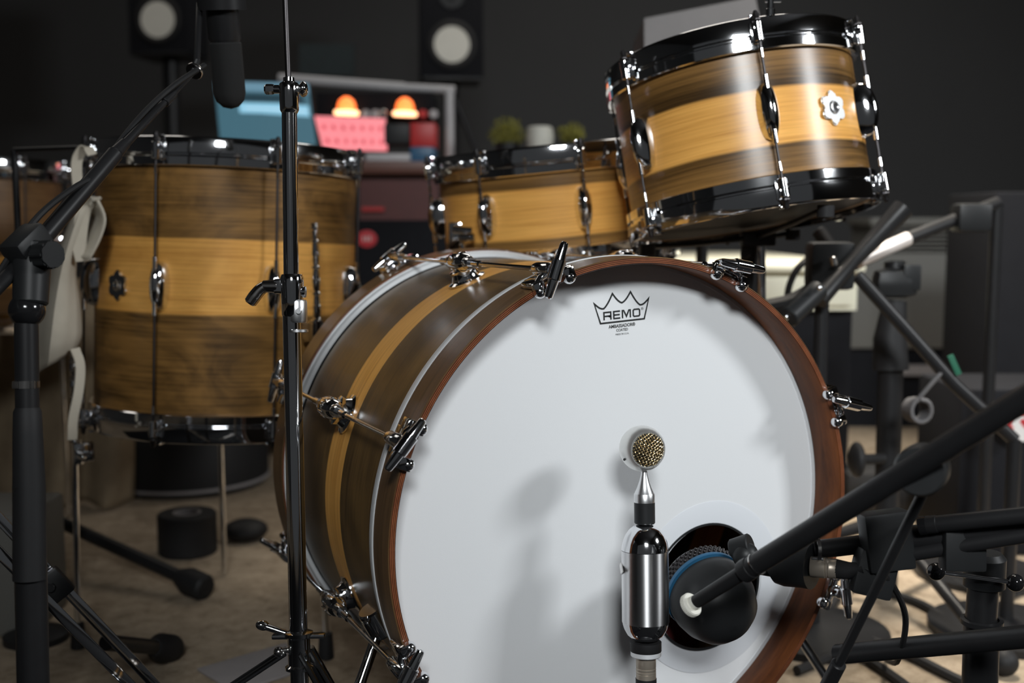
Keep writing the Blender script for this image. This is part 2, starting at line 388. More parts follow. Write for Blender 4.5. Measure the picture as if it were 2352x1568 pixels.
# front head with the port cut out
PC = V((0.1245, -(0.2275-ZC))); PR = 0.0765
def annulus(c0, r0, c1, r1, z, n=160, rings=1):
    g = G(); vs = []; fs = []
    for i in range(n):
        a = 2*PI*i/n
        for k in range(rings+1):
            t = k/rings; r = r0+(r1-r0)*t; c = c0+(c1-c0)*t; vs.append((c.x+r*math.cos(a), c.y+r*math.sin(a), z))
    m = rings+1
    for i in range(n):
        j = (i+1) % n
        for k in range(rings): fs.append((i*m+k, j*m+k, j*m+k+1, i*m+k+1))
    return g.add(vs, fs)
HZ = 0.047
gh = annulus(PC, PR, V((0, 0)), 0.2815, HZ, 160, 6); gh2 = annulus(PC, PR, V((0, 0)), 0.2815, HZ+0.0004, 160, 6); gh.add(gh2.v, gh2.f)
head = part('front_head', gh, 'coated_head', bass, label='white coated front head', smooth=0)
gp = G().lathe([(PR, 0), (0.1035, 0), (0.1045, 0.0003), (0.1035, 0.0005), (PR, 0.0005)], Matrix.Translation((PC.x+0.0035, PC.y+0.001, HZ-0.0007)), 96, True)
part('port_patch', gp, 'head_patch', head, label='round reinforcing patch around the port hole')
gp = G().lathe([(PR+0.0008, -0.0010), (PR+0.0008, 0.0010), (PR-0.0018, 0.0010), (PR-0.0018, -0.0010)], Matrix.Translation((PC.x, PC.y, HZ-0.0006)), 96, True)
part('port_ring', gp, 'black_plastic', head, label='thin black ring of the port hole')
part('rear_head', G().lathe([(0, 0), (0.2815, 0), (0.2815, 0.0004), (0, 0.0004)], Matrix.Translation((0, 0, 0.402)), 96), 'black_plastic', bass, label='dark rear head')
# printed crown, drawn in a plane on the head: x right, y up
LM = frame((0.0028, -(0.5625-ZC), HZ-0.0003), (0, 0, -1), (math.cos(math.radians(3.4)), -math.sin(math.radians(3.4)), 0))
LM = Matrix(((math.cos(0.059), math.sin(0.059), 0, 0.0028), (-math.sin(0.059), math.cos(0.059), 0, -(0.5620-ZC)), (0, 0, -1, HZ-0.0001), (0, 0, 0, 1)))
FL = Matrix(((1, 0, 0, 0), (0, -1, 0, 0), (0, 0, 1, 0), (0, 0, 0, 1)))
# local drum y points down: flip so that text reads upright
def LMs(x=0, y=0): return LM @ FL @ Matrix.Translation((x, y, 0))
def arc(x0, y0, x1, y1, sag, n=10):
    out = []
    for i in range(n+1):
        t = i/n; out.append((x0+(x1-x0)*t, y0+(y1-y0)*t-sag*4*t*(1-t)*(1-0.25*abs(2*t-1))))
    return out
g = G()
pk = [(-0.0355, 0.0098), (-0.0117, 0.0188), (0.0117, 0.0188), (0.0355, 0.0098)]
path = arc(*pk[0], *pk[1], 0.0112)[:-1]+arc(*pk[1], *pk[2], 0.0112)[:-1]+arc(*pk[2], *pk[3], 0.0112)
path += [(0.0285, -0.0130), (-0.0285, -0.0130)]
g.strip(path, 0.0019, LMs(), closed=True)
for x0, y0 in ((-0.0240, -0.0102),): pass
W_ = 0.0018; H_ = 0.0092
def letter(g, ch, x, y, w):
    h = H_; S = lambda p: g.strip([(x+a*w, y+b*h) for a, b in p], W_, LMs())
    if ch == 'R': S([(0.08, 0), (0.08, 0.92), (0.92, 0.92), (0.92, 0.46), (0.08, 0.46)]); S([(0.62, 0.46), (0.92, 0.3), (0.92, 0)])
    if ch == 'E': S([(0.98, 0.92), (0.08, 0.92), (0.08, 0.08), (0.98, 0.08)]); S([(0.08, 0.5), (0.92, 0.5)])
    if ch == 'M': S([(0.08, 0), (0.08, 0.92), (0.22, 0.92), (0.5, 0.2), (0.78, 0.92), (0.92, 0.92), (0.92, 0)])
    if ch == 'O': g.strip([(x+a*w, y+b*h) for a, b in ((0.08, 0.2), (0.08, 0.8), (0.2, 0.92), (0.8, 0.92), (0.92, 0.8), (0.92, 0.2), (0.8, 0.08), (0.2, 0.08))], W_, LMs(), closed=True)
for ch, x, w in (('R', -0.0245, 0.0105), ('E', -0.0118, 0.0092), ('M', -0.0008, 0.0122), ('O', 0.0135, 0.0100)): letter(g, ch, x, -0.0098, w)
tg = text_mesh('r', '®', 0.0042, LMs(0.0264, -0.0028), 'ink'); g.add(tg.v, tg.f)
part('crown_logo', g, 'ink', head, label='black printed crown outline reading REMO', smooth=0)
g = G()
for s, sz, y, b, w in (('AMBASSADOR®', 0.0052, -0.0195, 0.00012, 0.92), ('COATED', 0.0042, -0.0240, 0.00008, 0.9), ('MADE IN U.S.A.', 0.0029, -0.0281, 0.0, 0.9)):
    t = text_mesh('t', s, sz, LMs(-0.001, y), 'ink', sx=w, bold=b); g.add(t.v, t.f)
part('lettering', g, 'ink', head, label='small black printed words under the crown', smooth=0)

# drum hardware shared meshes, in a frame whose z is the drum's front-to-back and x the radial direction
RR = 0.3035
g = G(); g.lathe([(0, 0), (0.0190, 0), (0.0190, 0.002), (0.0150, 0.004), (0.0130, 0.011), (0.0140, 0.016), (0.0, 0.021)], frame((0.2794, 0, 0), (1, 0, 0)), 28, sy=1.25)
g.lathe([(0, -0.034), (0.0066, -0.034), (0.0076, -0.030), (0.0080, -0.022), (0.0104, -0.019), (0.0122, -0.009), (0.0126, 0), (0.0122, 0.009), (0.0104, 0.019), (0.0080, 0.022), (0.0076, 0.030), (0.0066, 0.034), (0, 0.034)], Matrix.Translation((RR, 0, 0)), 28)
for k in range(10):
    a = 2*PI*k/10; g.box(0.0022, 0.0022, 0.017, Matrix.Translation((RR+0.0122*math.cos(a), 0.0122*math.sin(a), 0)) @ Matrix.Rotation(a, 4, 'Z'), 0.0006)
ME_BLUG = mesh('bass_lug', g, 'chrome')
def t_handle(L=0.060):
    return G().lathe([(0, -L/2), (0.0026, -L/2), (0.0038, -L/2+0.0010), (0.0043, -L/2+0.003), (0.0056, -0.0108), (0.0070, -0.0105), (0.0074, -0.0100), (0.0074, 0.0100), (0.0070, 0.0105), (0.0056, 0.0108), (0.0043, L/2-0.003), (0.0038, L/2-0.0010), (0.0026, L/2), (0, L/2)], None, 12)
ME_T = mesh('t_handle', t_handle(), 'chrome')
def claw_mesh(z0, s):
    g = G(); Rz = 0.2925
    # saddle over the hoop's outer face, a barrel for the rod, and two rounded pads that grip its front edge
    g.box(0.0035, 0.030, 0.030, Matrix.Translation((Rz+0.0022, 0, s*0.018)), 0.0014)
    g.lathe([(0, -0.012), (0.0068, -0.012), (0.0076, -0.010), (0.0072, 0.020), (0.0060, 0.026), (0, 0.026)], Matrix.Translation((RR, 0, 0)) @ Matrix.Scale(s, 4, (0, 0, 1)), 24)
    g.box(0.008, 0.009, 0.026, Matrix.Translation((Rz+0.006, 0, s*0.010)), 0.002)
    for y in (-0.0185, 0.0185):
        g.box(0.0070, 0.0135, 0.026, Matrix.Translation((Rz+0.0028, y, s*0.0085)), 0.003)
        g.box(0.0150, 0.0140, 0.0085, Matrix.Translation((Rz-0.0020, y, s*-0.0050)), 0.0036)
        g.ball((Rz-0.0055, y, s*-0.0035), 0.0072, 16)
        g.tube([(RR-0.004, y*0.1, s*0.001), (RR-0.005, y*0.6, s*0.0), (Rz+0.002, y*0.95, s*-0.001)], 0.0040, 12)
    return mesh('claw', g, 'chrome')
ME_CF = claw_mesh(0, 1); ME_CR = claw_mesh(0, -1)
g = G().lathe([(0, -0.012), (0.0027, -0.012), (0.0027, 0.165), (0.0042, 0.167), (0.0042, 0.192), (0.0027, 0.194), (0.0027, 0.205), (0, 0.205)], Matrix.Translation((RR, 0, 0)), 14)
ME_ROD = mesh('tension_rod', g, 'chrome')
# angle of each T handle about its rod, in degrees from the radial direction
spin = {112.5: 41, 157.5: 107, 202.5: 142, 67.5: 78, 22.5: 37, -22.5: 57, -67.5: 20, 247.5: 70}
rspin = {112.5: 75, 157.5: 84, 202.5: 55}
for k in range(8):
    d = 22.5+45*k; d = d-360 if d > 260 else d
    u = ang(d); v = V((0, 0, 1)).cross(u)
    MR = Matrix(((u.x, v.x, 0, 0), (u.y, v.y, 0, 0), (0, 0, 1, 0), (0, 0, 0, 1)))
    partM('lug', ME_BLUG, bass, MR @ Matrix.Translation((0, 0, MID)))
    partM('tension_rod', ME_ROD, bass, MR)
    partM('tension_rod', ME_ROD, bass, MR @ Matrix.Translation((0, 0, 0.448)) @ Matrix.Rotation(PI, 4, 'X') )
    c = partM('claw_hook', ME_CF, bass, MR)
    a = math.radians(spin.get(d, 90))
    partM('t_handle', ME_T, c, Matrix.Translation((RR, 0, -0.0195)) @ frame((0, 0, 0), (math.cos(a), math.sin(a), 0)))
    c = partM('claw_hook', ME_CR, bass, MR @ Matrix.Translation((0, 0, 0.448)))
    a = math.radians(rspin.get(d, 60))
    partM('t_handle', ME_T, c, Matrix.Translation((RR, 0, 0.022)) @ frame((0, 0, 0), (math.cos(a), math.sin(a), 0)))
for sx in (-1, 1):      # folding spurs that carry the drum
    a = V((sx*0.262, -0.0, 0)); p0 = V((sx*0.255, 0.13, ZC-0.115)); p1 = V((sx*0.37, 0.06, 0.012))
    sg = G().cyl(p0, p1, 0.0062); sg.cyl(p0+V((sx*0.012, 0, 0.02)), p0-V((sx*0.004, 0, 0.01)), 0.016)
    sp = part('spur', sg, 'chrome', bass, world=True)
    part('rubber_foot', G().cyl(p1+V((0, 0, 0.018)), p1-V((0, 0, 0.012)), 0.010, 0.011), 'black_rubber', sp, world=True)
pil = G(); pil.ball((0, 0, 0), 0.12, 28, 0.55)
single('cushion', G().add(*[pil.v, pil.f], Matrix.Translation((0.10, 0.22, 0.118)) @ Matrix.Diagonal((1.15, 0.85, 0.95, 1))), 'red_cloth', 'red cloth cushion lying inside the bass drum behind the port hole', 'cushion')

# ------------------------------------------------------------------ upright drums
def tom_lug(L, wd_, dp):
    g = G(); vs = []; fs = []; N = 20; K = 18
    for i in range(N+1):
        t = -1+2*i/N; s = max(0.0, 1-abs(t)**2.2)**0.62; w = wd_*(0.30+0.70*s) if 0 < i < N else wd_*0.16; d = dp*(0.35+0.65*s) if 0 < i < N else dp*0.2
        for k in range(K):
            a = -PI/2+PI*k/(K-1); vs.append((d*math.cos(a), w*math.sin(a), t*L/2))
    for i in range(N):
        for k in range(K):
            l = (k+1) % K; fs.append((i*K+k, i*K+l, (i+1)*K+l, (i+1)*K+k))
    fs.append(tuple(range(K))); fs.append(tuple(N*K+k for k in range(K)))
    g.add(vs, fs); return g
def drum(name, label, cat, ctr, axis, R, rodR, hs, zt, zb, n, ph, wood, lugL, badge=None, group=None, hoopH=0.042, clip=True, hw=(0.0135, 0.0255)):
    """ctr is the middle of the drum, axis its upward axis; ph degrees is the first rod; zt/zb ends of the hoops"""
    N_ = V(axis).normalized(); e1 = V((0, 1, 0)).cross(N_).normalized(); e2 = N_.cross(e1)
    M = Matrix(((e1.x, e2.x, N_.x, ctr[0]), (e1.y, e2.y, N_.y, ctr[1]), (e1.z, e2.z, N_.z, ctr[2]), (0, 0, 0, 1)))
    t = thing(name, label, cat, M, group)
    st, sb = zt-0.010, zb+0.010
    sh = part('shell', G().lathe([(R, sb), (R, st), (R-0.006, st), (R-0.006, sb)], None, 128, True), wood, t, smooth=40)
    for s, z in ((1, zt), (-1, zb)):
        H = hoopH; ro = R+0.0085
        P = [(R+0.001, z-s*H), (ro-0.002, z-s*H), (ro, z-s*(H-0.0015)), (ro, z-s*(H-0.013)), (ro-0.0030, z-s*(H-0.0155)), (ro-0.0030, z-s*(H-0.0175)), (ro+0.0008, z-s*(H-0.019)), (ro+0.0008, z-s*0.004), (ro-0.0004, z-s*0.0010), (ro-0.0022, z), (ro-0.0042, z-s*0.001), (ro-0.0048, z-s*0.004), (R+0.001, z-s*0.012)]
        part('top_hoop' if s > 0 else 'bottom_hoop', G().lathe(P, None, 144, True), 'chrome', t, smooth=30)
        part('top_head' if s > 0 else 'bottom_head', G().lathe([(0, z-s*0.0105), (R+0.0015, z-s*0.0105), (R+0.0015, z-s*0.0125), (0, z-s*0.0112)], None, 96), 'coated_head' if s > 0 else 'black_plastic', t)
    lg = tom_lug(lugL, hw[0], hw[1])
    lg.lathe([(0, -lugL/2-0.006), (0.0032, -lugL/2-0.006), (0.0032, lugL/2+0.006), (0, lugL/2+0.006)], Matrix.Translation((rodR-R, 0, 0)), 16)
    lg.box(0.004, 0.014, 0.016, Matrix.Translation((0.001, 0, 0)), 0.001)
    MEL = mesh('lug', lg, 'chrome')
    # rod halves above and below the lug with their swaged sleeves and heads
    def rodg(s, z):
        g = G(); z0 = s*(lugL/2+0.004); ze = z-s*0.008
        g.cyl((rodR, 0, z0), (rodR, 0, ze), 0.0017, None, 12)
        g.lathe([(0, 0), (0.0058, 0), (0.0060, 0.0020), (0.0040, 0.0045), (0.0036, 0.010), (0.0020, 0.013), (0, 0.013)], Matrix.Translation((rodR, 0, ze)) @ (Matrix() if s > 0 else Matrix.Rotation(PI, 4, 'X')), 16)
        return mesh('tension_rod', g, 'rod_steel')
    def clipg(s, z):
        g = G(); zc = z-s*0.017
        g.box(rodR-R-0.004, 0.013, 0.010, Matrix.Translation(((rodR+R+0.012)/2, 0, zc)), 0.002)
        g.cyl((rodR, 0, z-s*0.010), (rodR, 0, z-s*0.034), 0.0065, 0.0058, 16)
        g.cyl((rodR, 0, z-s*(hoopH+0.001)), (rodR, 0, z-s*(hoopH+0.013)), 0.0026, 0.0022, 14)
        g.box(0.004, 0.018, 0.024, Matrix.Translation((R+0.0110, 0, z-s*0.020)), 0.0014)
        g.box(0.012, 0.012, 0.003, Matrix.Translation((R+0.006, 0, z+s*0.0010)), 0.001)
        return mesh('hoop_clip', g, 'chrome')
    MRU, MRD, MCU, MCD = rodg(1, zt), rodg(-1, zb), clipg(1, zt), clipg(-1, zb)
    for k in range(n):
        a = math.radians(ph)+2*PI*k/n; RM = Matrix.Rotation(a, 4, 'Z')
        partM('lug', MEL, t, RM @ Matrix.Translation((R, 0, 0)))
        partM('tension_rod', MRU, t, RM); partM('tension_rod', MRD, t, RM)
        partM('hoop_clip', MCU, t, RM); partM('hoop_clip', MCD, t, RM)
    if badge is not None:
        a = math.radians(badge); g = G(); out = []
        for i in range(96):
            b = 2*PI*i/96; cb_ = 0.5+0.5*math.cos(6*b); r = 0.0150+0.0080*(cb_**0.5)
            out.append((r*math.cos(b), r*math.sin(b)))
        g.prism(out, 0.0045, None, 0.0014)
        g.lathe([(0.0042, 0.001), (0.0042, 0.0042), (0.0055, 0.0052), (0.0075, 0.0046), (0.0092, 0.0018), (0.0092, 0.001)], None, 32, True)
        bd = part('vent_badge', G().add(g.v, g.f, Matrix.Rotation(a, 4, 'Z') @ Matrix.Translation((R+0.0015, 0, -0.002)) @ frame((0, 0, 0), (1, 0, 0))), 'aluminium' if n == 6 else 'chrome', sh, label='six-lobed chrome vent badge')
        part('vent_hole', G().lathe([(0, 0), (0.0042, 0), (0.0042, 0.0008), (0, 0.0008)], Matrix.Rotation(a, 4, 'Z') @ Matrix.Translation((R+0.0040, 0, -0.002)) @ frame((0, 0, 0), (1, 0, 0)), 20), 'black_plastic', t, label='dark hole in the vent badge')
    return t, M
# phases and centres come from matching the rods seen in the photograph
rack, RM_ = drum('rack_tom', 'tilted walnut and maple rack tom raised above the bass drum at right', 'drum', (0.3376, 0.2803, 0.7729), (-0.0756, 0.1953, 1), 0.165, 0.182, 1, 0.120, -0.122, 6, 5.5, 'rack_shell_wood', 0.074, badge=5.5+60*4+33)
floor_tom, FM_ = drum('floor_tom', 'deep walnut and maple floor tom behind the chrome stand', 'drum', (-0.2647, 0.8255, 0.5581), (0.0437, 0.0173, 1), 0.203, 0.222, 1, 0.215, -0.228, 8, 5.6, 'floor_shell_wood', 0.072, badge=5.6+45*4+22)
snare, SM_ = drum('snare_drum', 'wooden snare drum with maple middle band sitting behind the bass drum', 'drum', (0.2457, 0.6520, 0.6830), (-0.0986, 0.0119, 1), 0.190, 0.2075, 1, 0.098, -0.098, 8, -151, 'snare_shell_wood', 0.066)
fc = at(-70, 560, 2.3)
far_tom, XM_ = drum('floor_tom', 'brown wooden tom cut off by the left edge behind the hanging cloth', 'drum', tuple(fc), (0.03, 0.0, 1), 0.175, 0.192, 1, 0.17, -0.17, 8, -60, 'far_tom_wood', 0.066)

for a_ in (30, 150, 270):     # legs of the tom at the left edge
    d_ = V((math.cos(math.radians(a_)), math.sin(math.radians(a_)), 0)); p_ = V((fc.x, fc.y, 0))+d_*0.20
    lg_ = part('leg', G().cyl(p_+V((0, 0, 0.01)), V((p_.x, p_.y, fc.z+0.02)), 0.005), 'chrome', far_tom, world=True)
    part('leg_bracket', G().box(0.03, 0.022, 0.035, frame(V((p_.x, p_.y, fc.z-0.06))-d_*0.010, (0, 0, 1), d_), 0.003), 'chrome', far_tom, world=True)
# ---- legs of the floor tom: knurled rods held in brackets on the shell
def tom_leg(px0, py0, w0, label):
    top = at(px0, py0, w0); bot = V((top.x, top.y, 0.02))
    out = (V((top.x, top.y, 0))-V((-0.2647, 0.8255, 0))).normalized(); bot += out*0.01
    mid = V((top.x, top.y, top.z-0.16)); n = frame(mid, (0, 0, 1), out)
    g = G(); g.box(0.030, 0.020, 0.030, n @ Matrix.Translation((-0.008, 0, 0)), 0.003); g.cyl(mid+V((0, 0, -0.018)), mid+V((0, 0, 0.018)), 0.0095)
    side = V((0, 0, 1)).cross(out); g.cyl(mid, mid+side*0.030, 0.004); g.ball(mid+side*0.034, 0.0065, 12, 1.5, tuple(side))
    part('leg_bracket', g, 'chrome', floor_tom, world=True)
    pts = [top.lerp(bot, i/60) for i in range(61)]; r = [0.0052+0.0010*math.cos(i*1.571) if i < 22 else 0.0050 for i in range(61)]
    g = G().tube(pts, r, 12)
    for k in range(9):
        z = top.lerp(bot, 0.012+0.030*k); g.lathe([(0.0046, -0.003), (0.0064, -0.0015), (0.0064, 0.0015), (0.0046, 0.003)], Matrix.Translation(z), 12)
    l = part('leg', g, 'chrome', floor_tom, world=True)
    part('rubber_foot', G().cyl(bot+V((0, 0, 0.02)), bot-V((0, 0, 0.02)), 0.010, 0.012), 'black_rubber', l, world=True)
tom_leg(722, 512, 1.66, ''); tom_leg(168, 800, 1.72, '')
c3 = V((-0.2647, 0.8255, 0)); p = c3+V((0.03, 0.236, 0)); q = p-CAMP; 
g = G(); tp = V((p.x, p.y, 0.50)); bt = V((p.x, p.y, 0)); l = part('leg', g.cyl(bt, tp, 0.0052), 'chrome', floor_tom, world=True)
part('leg_bracket', G().cyl((p.x, p.y, 0.36), (p.x, p.y, 0.40), 0.0095).box(0.03, 0.02, 0.03, Matrix.Translation((p.x, p.y-0.012, 0.38)), 0.003), 'chrome', floor_tom, world=True)

# ---- chrome cymbal stand in front of the floor tom
def lever(c, d, up, L=0.034, w=0.013):    # cast wing lever: hub plus a bent flattened handle
    c = V(c); d = V(d).normalized(); up = V(up).normalized()
    g = G(); g.cyl(c-d*0.002, c+d*0.014, 0.0072, 0.0062, 18)
    a = c+d*0.010
    pts = spline([a-d*0.006, a+d*0.001-up*0.0005, a+d*0.007-up*0.004, a+d*0.013-up*0.011, a+d*0.0185-up*0.0185], 5)
    M = len(pts); R_ = [0.0048, 0.0062, 0.0066, 0.0070, 0.0066]; rr = [R_[min(4, int(i/5))]*(1-(i % 5)/5)+R_[min(4, int(i/5)+1)]*((i % 5)/5) for i in range(M)]; rr[-1] = 0.0045
    g.tube(pts, rr, 12); return g
def chrome_stand():
    bx, by = at(680, 1100, 1.2).x, at(680, 1100, 1.2).y
    X = lambda px, py: at(px, py, 1.2)
    lo = X(687, 1568); lo.z = 0.05; dirv = (X(655, 0)-X(688, 1500)).normalized()
    base = V((lo.x, lo.y, 0)); t = thing('cymbal_stand', 'tall chrome cymbal stand between floor tom and bass drum', 'stand', base)
    Z = lambda px, py: X(px, py)
    P0, P1, P2, P3 = Z(653, -60), Z(664, 205), Z(668, 640), Z(686, 1480)
    up = (P0-P3).normalized()
    a = P3-up*0.13; a.z = max(a.z, 0.06)
    part('lower_tube', G().cyl(a, P2-up*0.030, 0.0096, None, 32), 'chrome', t, world=True)
    part('middle_tube', G().cyl(P2-up*0.03, P1, 0.0080, None, 32), 'chrome', t, world=True)
    part('upper_rod', G().cyl(P1-up*0.02, P0, 0.0031, None, 20), 'rod_steel', t, world=True)
    # upper clamp
    g = G(); g.lathe([(0.0078, -0.026), (0.0100, -0.022), (0.0104, -0.004), (0.0110, 0.002), (0.0098, 0.006), (0.0062, 0.008), (0.0060, 0.012), (0, 0.012)], frame(P1, up), 28)
    g.box(0.022, 0.012, 0.010, frame(P1+RGT*0.001, up, RGT), 0.003)
    cl = part('clamp', g, 'chrome', t, world=True)
    g = G(); g.cyl(P1+RGT*0.008, P1+RGT*0.012, 0.005); g.ball(P1+RGT*0.015, 0.0082, 18, 0.62, tuple(RGT))
    g.cyl(P1-RGT*0.008, P1-RGT*0.016, 0.0046); g.lathe([(0, 0), (0.0050, 0), (0.0056, 0.002), (0.0056, 0.008), (0.0042, 0.010), (0, 0.010)], frame(P1-RGT*0.016, -RGT), 6)
    part('clamp_knob', g, 'chrome', cl, world=True)
    # lower clamp with wing lever
    C2 = P2-up*0.008
    g = G(); g.lathe([(0.0085, -0.034), (0.0112, -0.030), (0.0118, -0.012), (0.0124, 0.002), (0.0124, 0.009), (0.0108, 0.0125), (0.0084, 0.0125)], frame(C2+RGT*0.001, up), 32)
    g.box(0.012, 0.012, 0.016, frame(C2-RGT*0.012, up, RGT), 0.003); g.cyl(C2+RGT*0.012-up*0.006, C2+RGT*0.0155-up*0.006, 0.006)
    cl = part('clamp', g, 'chrome', t, world=True)
    part('wing_lever', lever(C2-RGT*0.016, -RGT, up, 0.030), 'worn_chrome', cl, world=True)
    C3 = Z(682, 715)
    g = G(); g.lathe([(0.0098, -0.012), (0.0108, -0.010), (0.0108, 0.010), (0.0098, 0.012)], frame(C3, up), 28); g.cyl(C3+RGT*0.004-FWD*0.009, C3+RGT*0.004-FWD*0.013, 0.0030)
    g.lathe([(0.0097, -0.0225), (0.0116, -0.022), (0.0116, -0.0195), (0.0097, -0.019)], frame(C3, up), 28)
    part('memory_lock', g, 'aluminium', t, world=True)
    # tripod hub
    H = Z(687, 1490)
    g = G(); g.lathe([(0.0098, -0.022), (0.0150, -0.021), (0.0150, -0.018), (0.0118, -0.016), (0.0118, 0.012), (0.0150, 0.014), (0.0150, 0.018), (0.0098, 0.020)], frame(H, up), 32)
    g.box(0.056, 0.012, 0.005, frame(H+up*0.014, up, RGT+up*-0.25), 0.002); g.cyl(H+up*0.016-RGT*0.012, H+up*0.024-RGT*0.036, 0.0035); g.ball(H+up*0.025-RGT*0.038, 0.0055, 12, 1.4, (-1, 0, 0.3))
    hub = part('tripod_hub', g, 'chrome', t, world=True)
    g = G(); g.ball(H-up*0.001-RGT*0.020-FWD*0.008, 0.0055, 12); g.cyl(H-up*0.001-RGT*0.018-FWD*0.002, H-up*0.001-RGT*0.006+FWD*0.002, 0.003)
    part('wing_bolt', g, 'worn_chrome', hub, world=True)
    for k, az in enumerate((40, 158, 285)):
        d = V((math.cos(math.radians(az)), math.sin(math.radians(az)), 0)); tip = base+d*0.30+V((0, 0, 0.016)); s = d.cross(V((0, 0, 1)))
        if k == 0: tip = base+d*0.14+V((0, 0, 0.016))
        g = G()
        for q in (-1, 1): g.tube([H-up*0.002+d*0.014+s*q*0.006, (H+tip)/2+d*0.01+s*q*0.007, tip+s*q*0.006], 0.0032, 10)
        low = V((base.x, base.y, 0.085)); g.tube([low+d*0.010, tip.lerp(H, 0.42)], 0.0032, 10)
        L = part('leg', g, 'chrome', t, world=True)
        part('rubber_foot', G().cyl(tip-d*0.012+V((0, 0, 0.002)), tip+d*0.022-V((0, 0, 0.003)), 0.0125, 0.011), 'black_rubber', L, world=True)
    return t
chrome_stand()

# ---- silver bottle microphone in front of the drum
def bottle_mic():
    w = 1.195; ax = at(1479, 1000, w); ax2 = at(1484, 1568, w); up = (ax-ax2).normalized()
    base = ax2.copy(); base.z = 0
    t = thing('condenser_microphone', 'silver bottle-shaped studio microphone with round gold-mesh capsule head', 'microphone', base)
    s = w/FPX
    Q = lambda py: ax2+up*((1568-py)*s*1.012)
    k = lambda prof, c: [(r*s, (c-y)*s*1.012) for r, y in prof]
    x = frame(Q(1350), up); 
    # body: pixels of radius and height read off the photograph, turned into metres
    body = [(0, 1474), (12, 1473), (30, 1468), (43, 1457), (50, 1443), (53.5, 1430), (54, 1428)]
    part('body_base', G().lathe(k(body[::1], 1350), x, 64), 'chrome', t, world=True)
    part('body', G().lathe(k([(54, 1428.5), (54, 1267)], 1350), x, 64), 'brushed_steel', t, world=True)
    part('body_dome', G().lathe(k([(54, 1266), (53.5, 1262), (51, 1248), (45, 1233), (36, 1220), (24, 1211), (14, 1208), (0, 1207)], 1350), x, 64), 'chrome', t, world=True)
    part('collar', G().lathe(k([(0, 1211), (14, 1211), (14, 1207), (22, 1206.5), (24, 1204), (24, 1158), (0, 1158)], 1350), x, 48), 'black_plastic', t, world=True, label='black sleeve under the capsule head')
    part('neck', G().lathe(k([(0, 1158), (24, 1158), (24, 1139), (23, 1137.5), (17, 1125), (11, 1108), (7.5, 1093), (6, 1080), (0, 1080)], 1350), x, 48), 'aluminium', t, world=True)
    # ball head with a flat mesh face looking forward-right of the camera
    hc = Q(1036); Rb = 53*s; fdir = (-FWD+RGT*0.30+V((0, 0, -0.02))).normalized(); sh = hc-RGT*4*s
    M = frame(sh, fdir, up)
    cut = 0.62; prof = []; n = 26; a0 = math.acos(cut)
    for i in range(n+1):
        a = a0+(PI-a0)*i/n; prof.append((Rb*math.sin(a), Rb*math.cos(a)))
    rim = Rb*math.sin(a0)
    hd = part('capsule_head', G().lathe([(rim-0.0022, Rb*cut-0.002), (rim-0.0018, Rb*cut+0.0004), (rim, Rb*cut+0.0006)]+prof, M, 56), 'white_metal', t, world=True)
    # woven face: two sets of wires crossing over a shallow dome
    rf = rim-0.0012; g = G(); pitch = 0.00285; z0 = Rb*cut-0.0004
    def zz(u, v): return z0+0.0055*(1-(u*u+v*v)/(rf*rf))
    N = int(rf/pitch)
    for ori in (0, 1):
        for i in range(-N, N+1):
            u = i*pitch; L = math.sqrt(max(0, rf*rf-u*u)); m = max(8, int(L*2/pitch*4)); pts = []
            if L < 0.002: continue
            for j in range(m+1):
                v = -L+2*L*j/m; a = 0.0008*math.cos(PI*v/pitch)*(1 if i % 2 == 0 else -1)*(1 if ori == 0 else -1)
                p = (u, v) if ori == 0 else (v, u); c_, s_ = math.cos(0.5), math.sin(0.5)
                p = (p[0]*c_-p[1]*s_, p[0]*s_+p[1]*c_)
                pts.append(M @ V((p[0], p[1], zz(*p)+a)))
            g.tube(pts, 0.00058, 6)
    part('mesh_grille', g, 'brass_net', hd, world=True, label='gold woven wire mesh face')
    part('capsule', G().lathe([(0, z0-0.003), (rf, z0-0.003), (rf, z0-0.001), (0, z0+0.003)], M, 40), 'black_plastic', hd, world=True)
    part('grub_screw', G().cyl(sh-RGT*Rb*0.80-up*Rb*0.42-FWD*Rb*0.42, sh-RGT*Rb*0.85-up*Rb*0.45-FWD*Rb*0.45, 0.0012), 'black_plastic', hd, world=True)
    # badge seen edge on at the left of the body
    b = Q(1308)-RGT*54.5*s; g = G().prism([(0, -0.018), (0.0065, 0), (0, 0.018), (-0.0065, 0)], 0.0012, frame(b, -RGT, -FWD) @ Matrix.Rotation(PI/2, 4, 'Z'), 0.0003)
    part('badge', g, 'worn_chrome', t, world=True, label='small diamond-shaped badge')
    part('base_ring', G().lathe(k([(0, 1497), (34, 1497), (36, 1494), (36, 1474), (0, 1474)], 1350), x, 40), 'black_rubber', t, world=True)
    g = G().lathe(k([(0, 1507), (33, 1507), (35, 1505), (35, 1489), (33, 1487), (0, 1487)], 1350), x, 60)
    part('lock_ring', g, 'collar_metal', t, world=True)
    g = G().lathe(k([(0, 1557), (23, 1557), (23, 1547), (22, 1546), (23, 1545), (23, 1541), (22, 1540), (23, 1538), (23, 1534), (22, 1533), (23, 1531), (23, 1507), (0, 1507)], 1350), x, 40)
    part('cable_plug', g, 'nickel', t, world=True)
    part('plug_boot', G().lathe(k([(0, 1640), (14, 1640), (24, 1580), (24, 1557), (0, 1557)], 1350), x, 32), 'black_rubber', t, world=True)
    # short floor stand carrying it, below the frame
    st = thing('microphone_stand', 'short black stand below the silver bottle microphone', 'stand', base)
    e = Q(1640)
    part('pole', G().cyl(V((e.x, e.y, 0.02)), e, 0.008), 'black_metal', st, world=True)
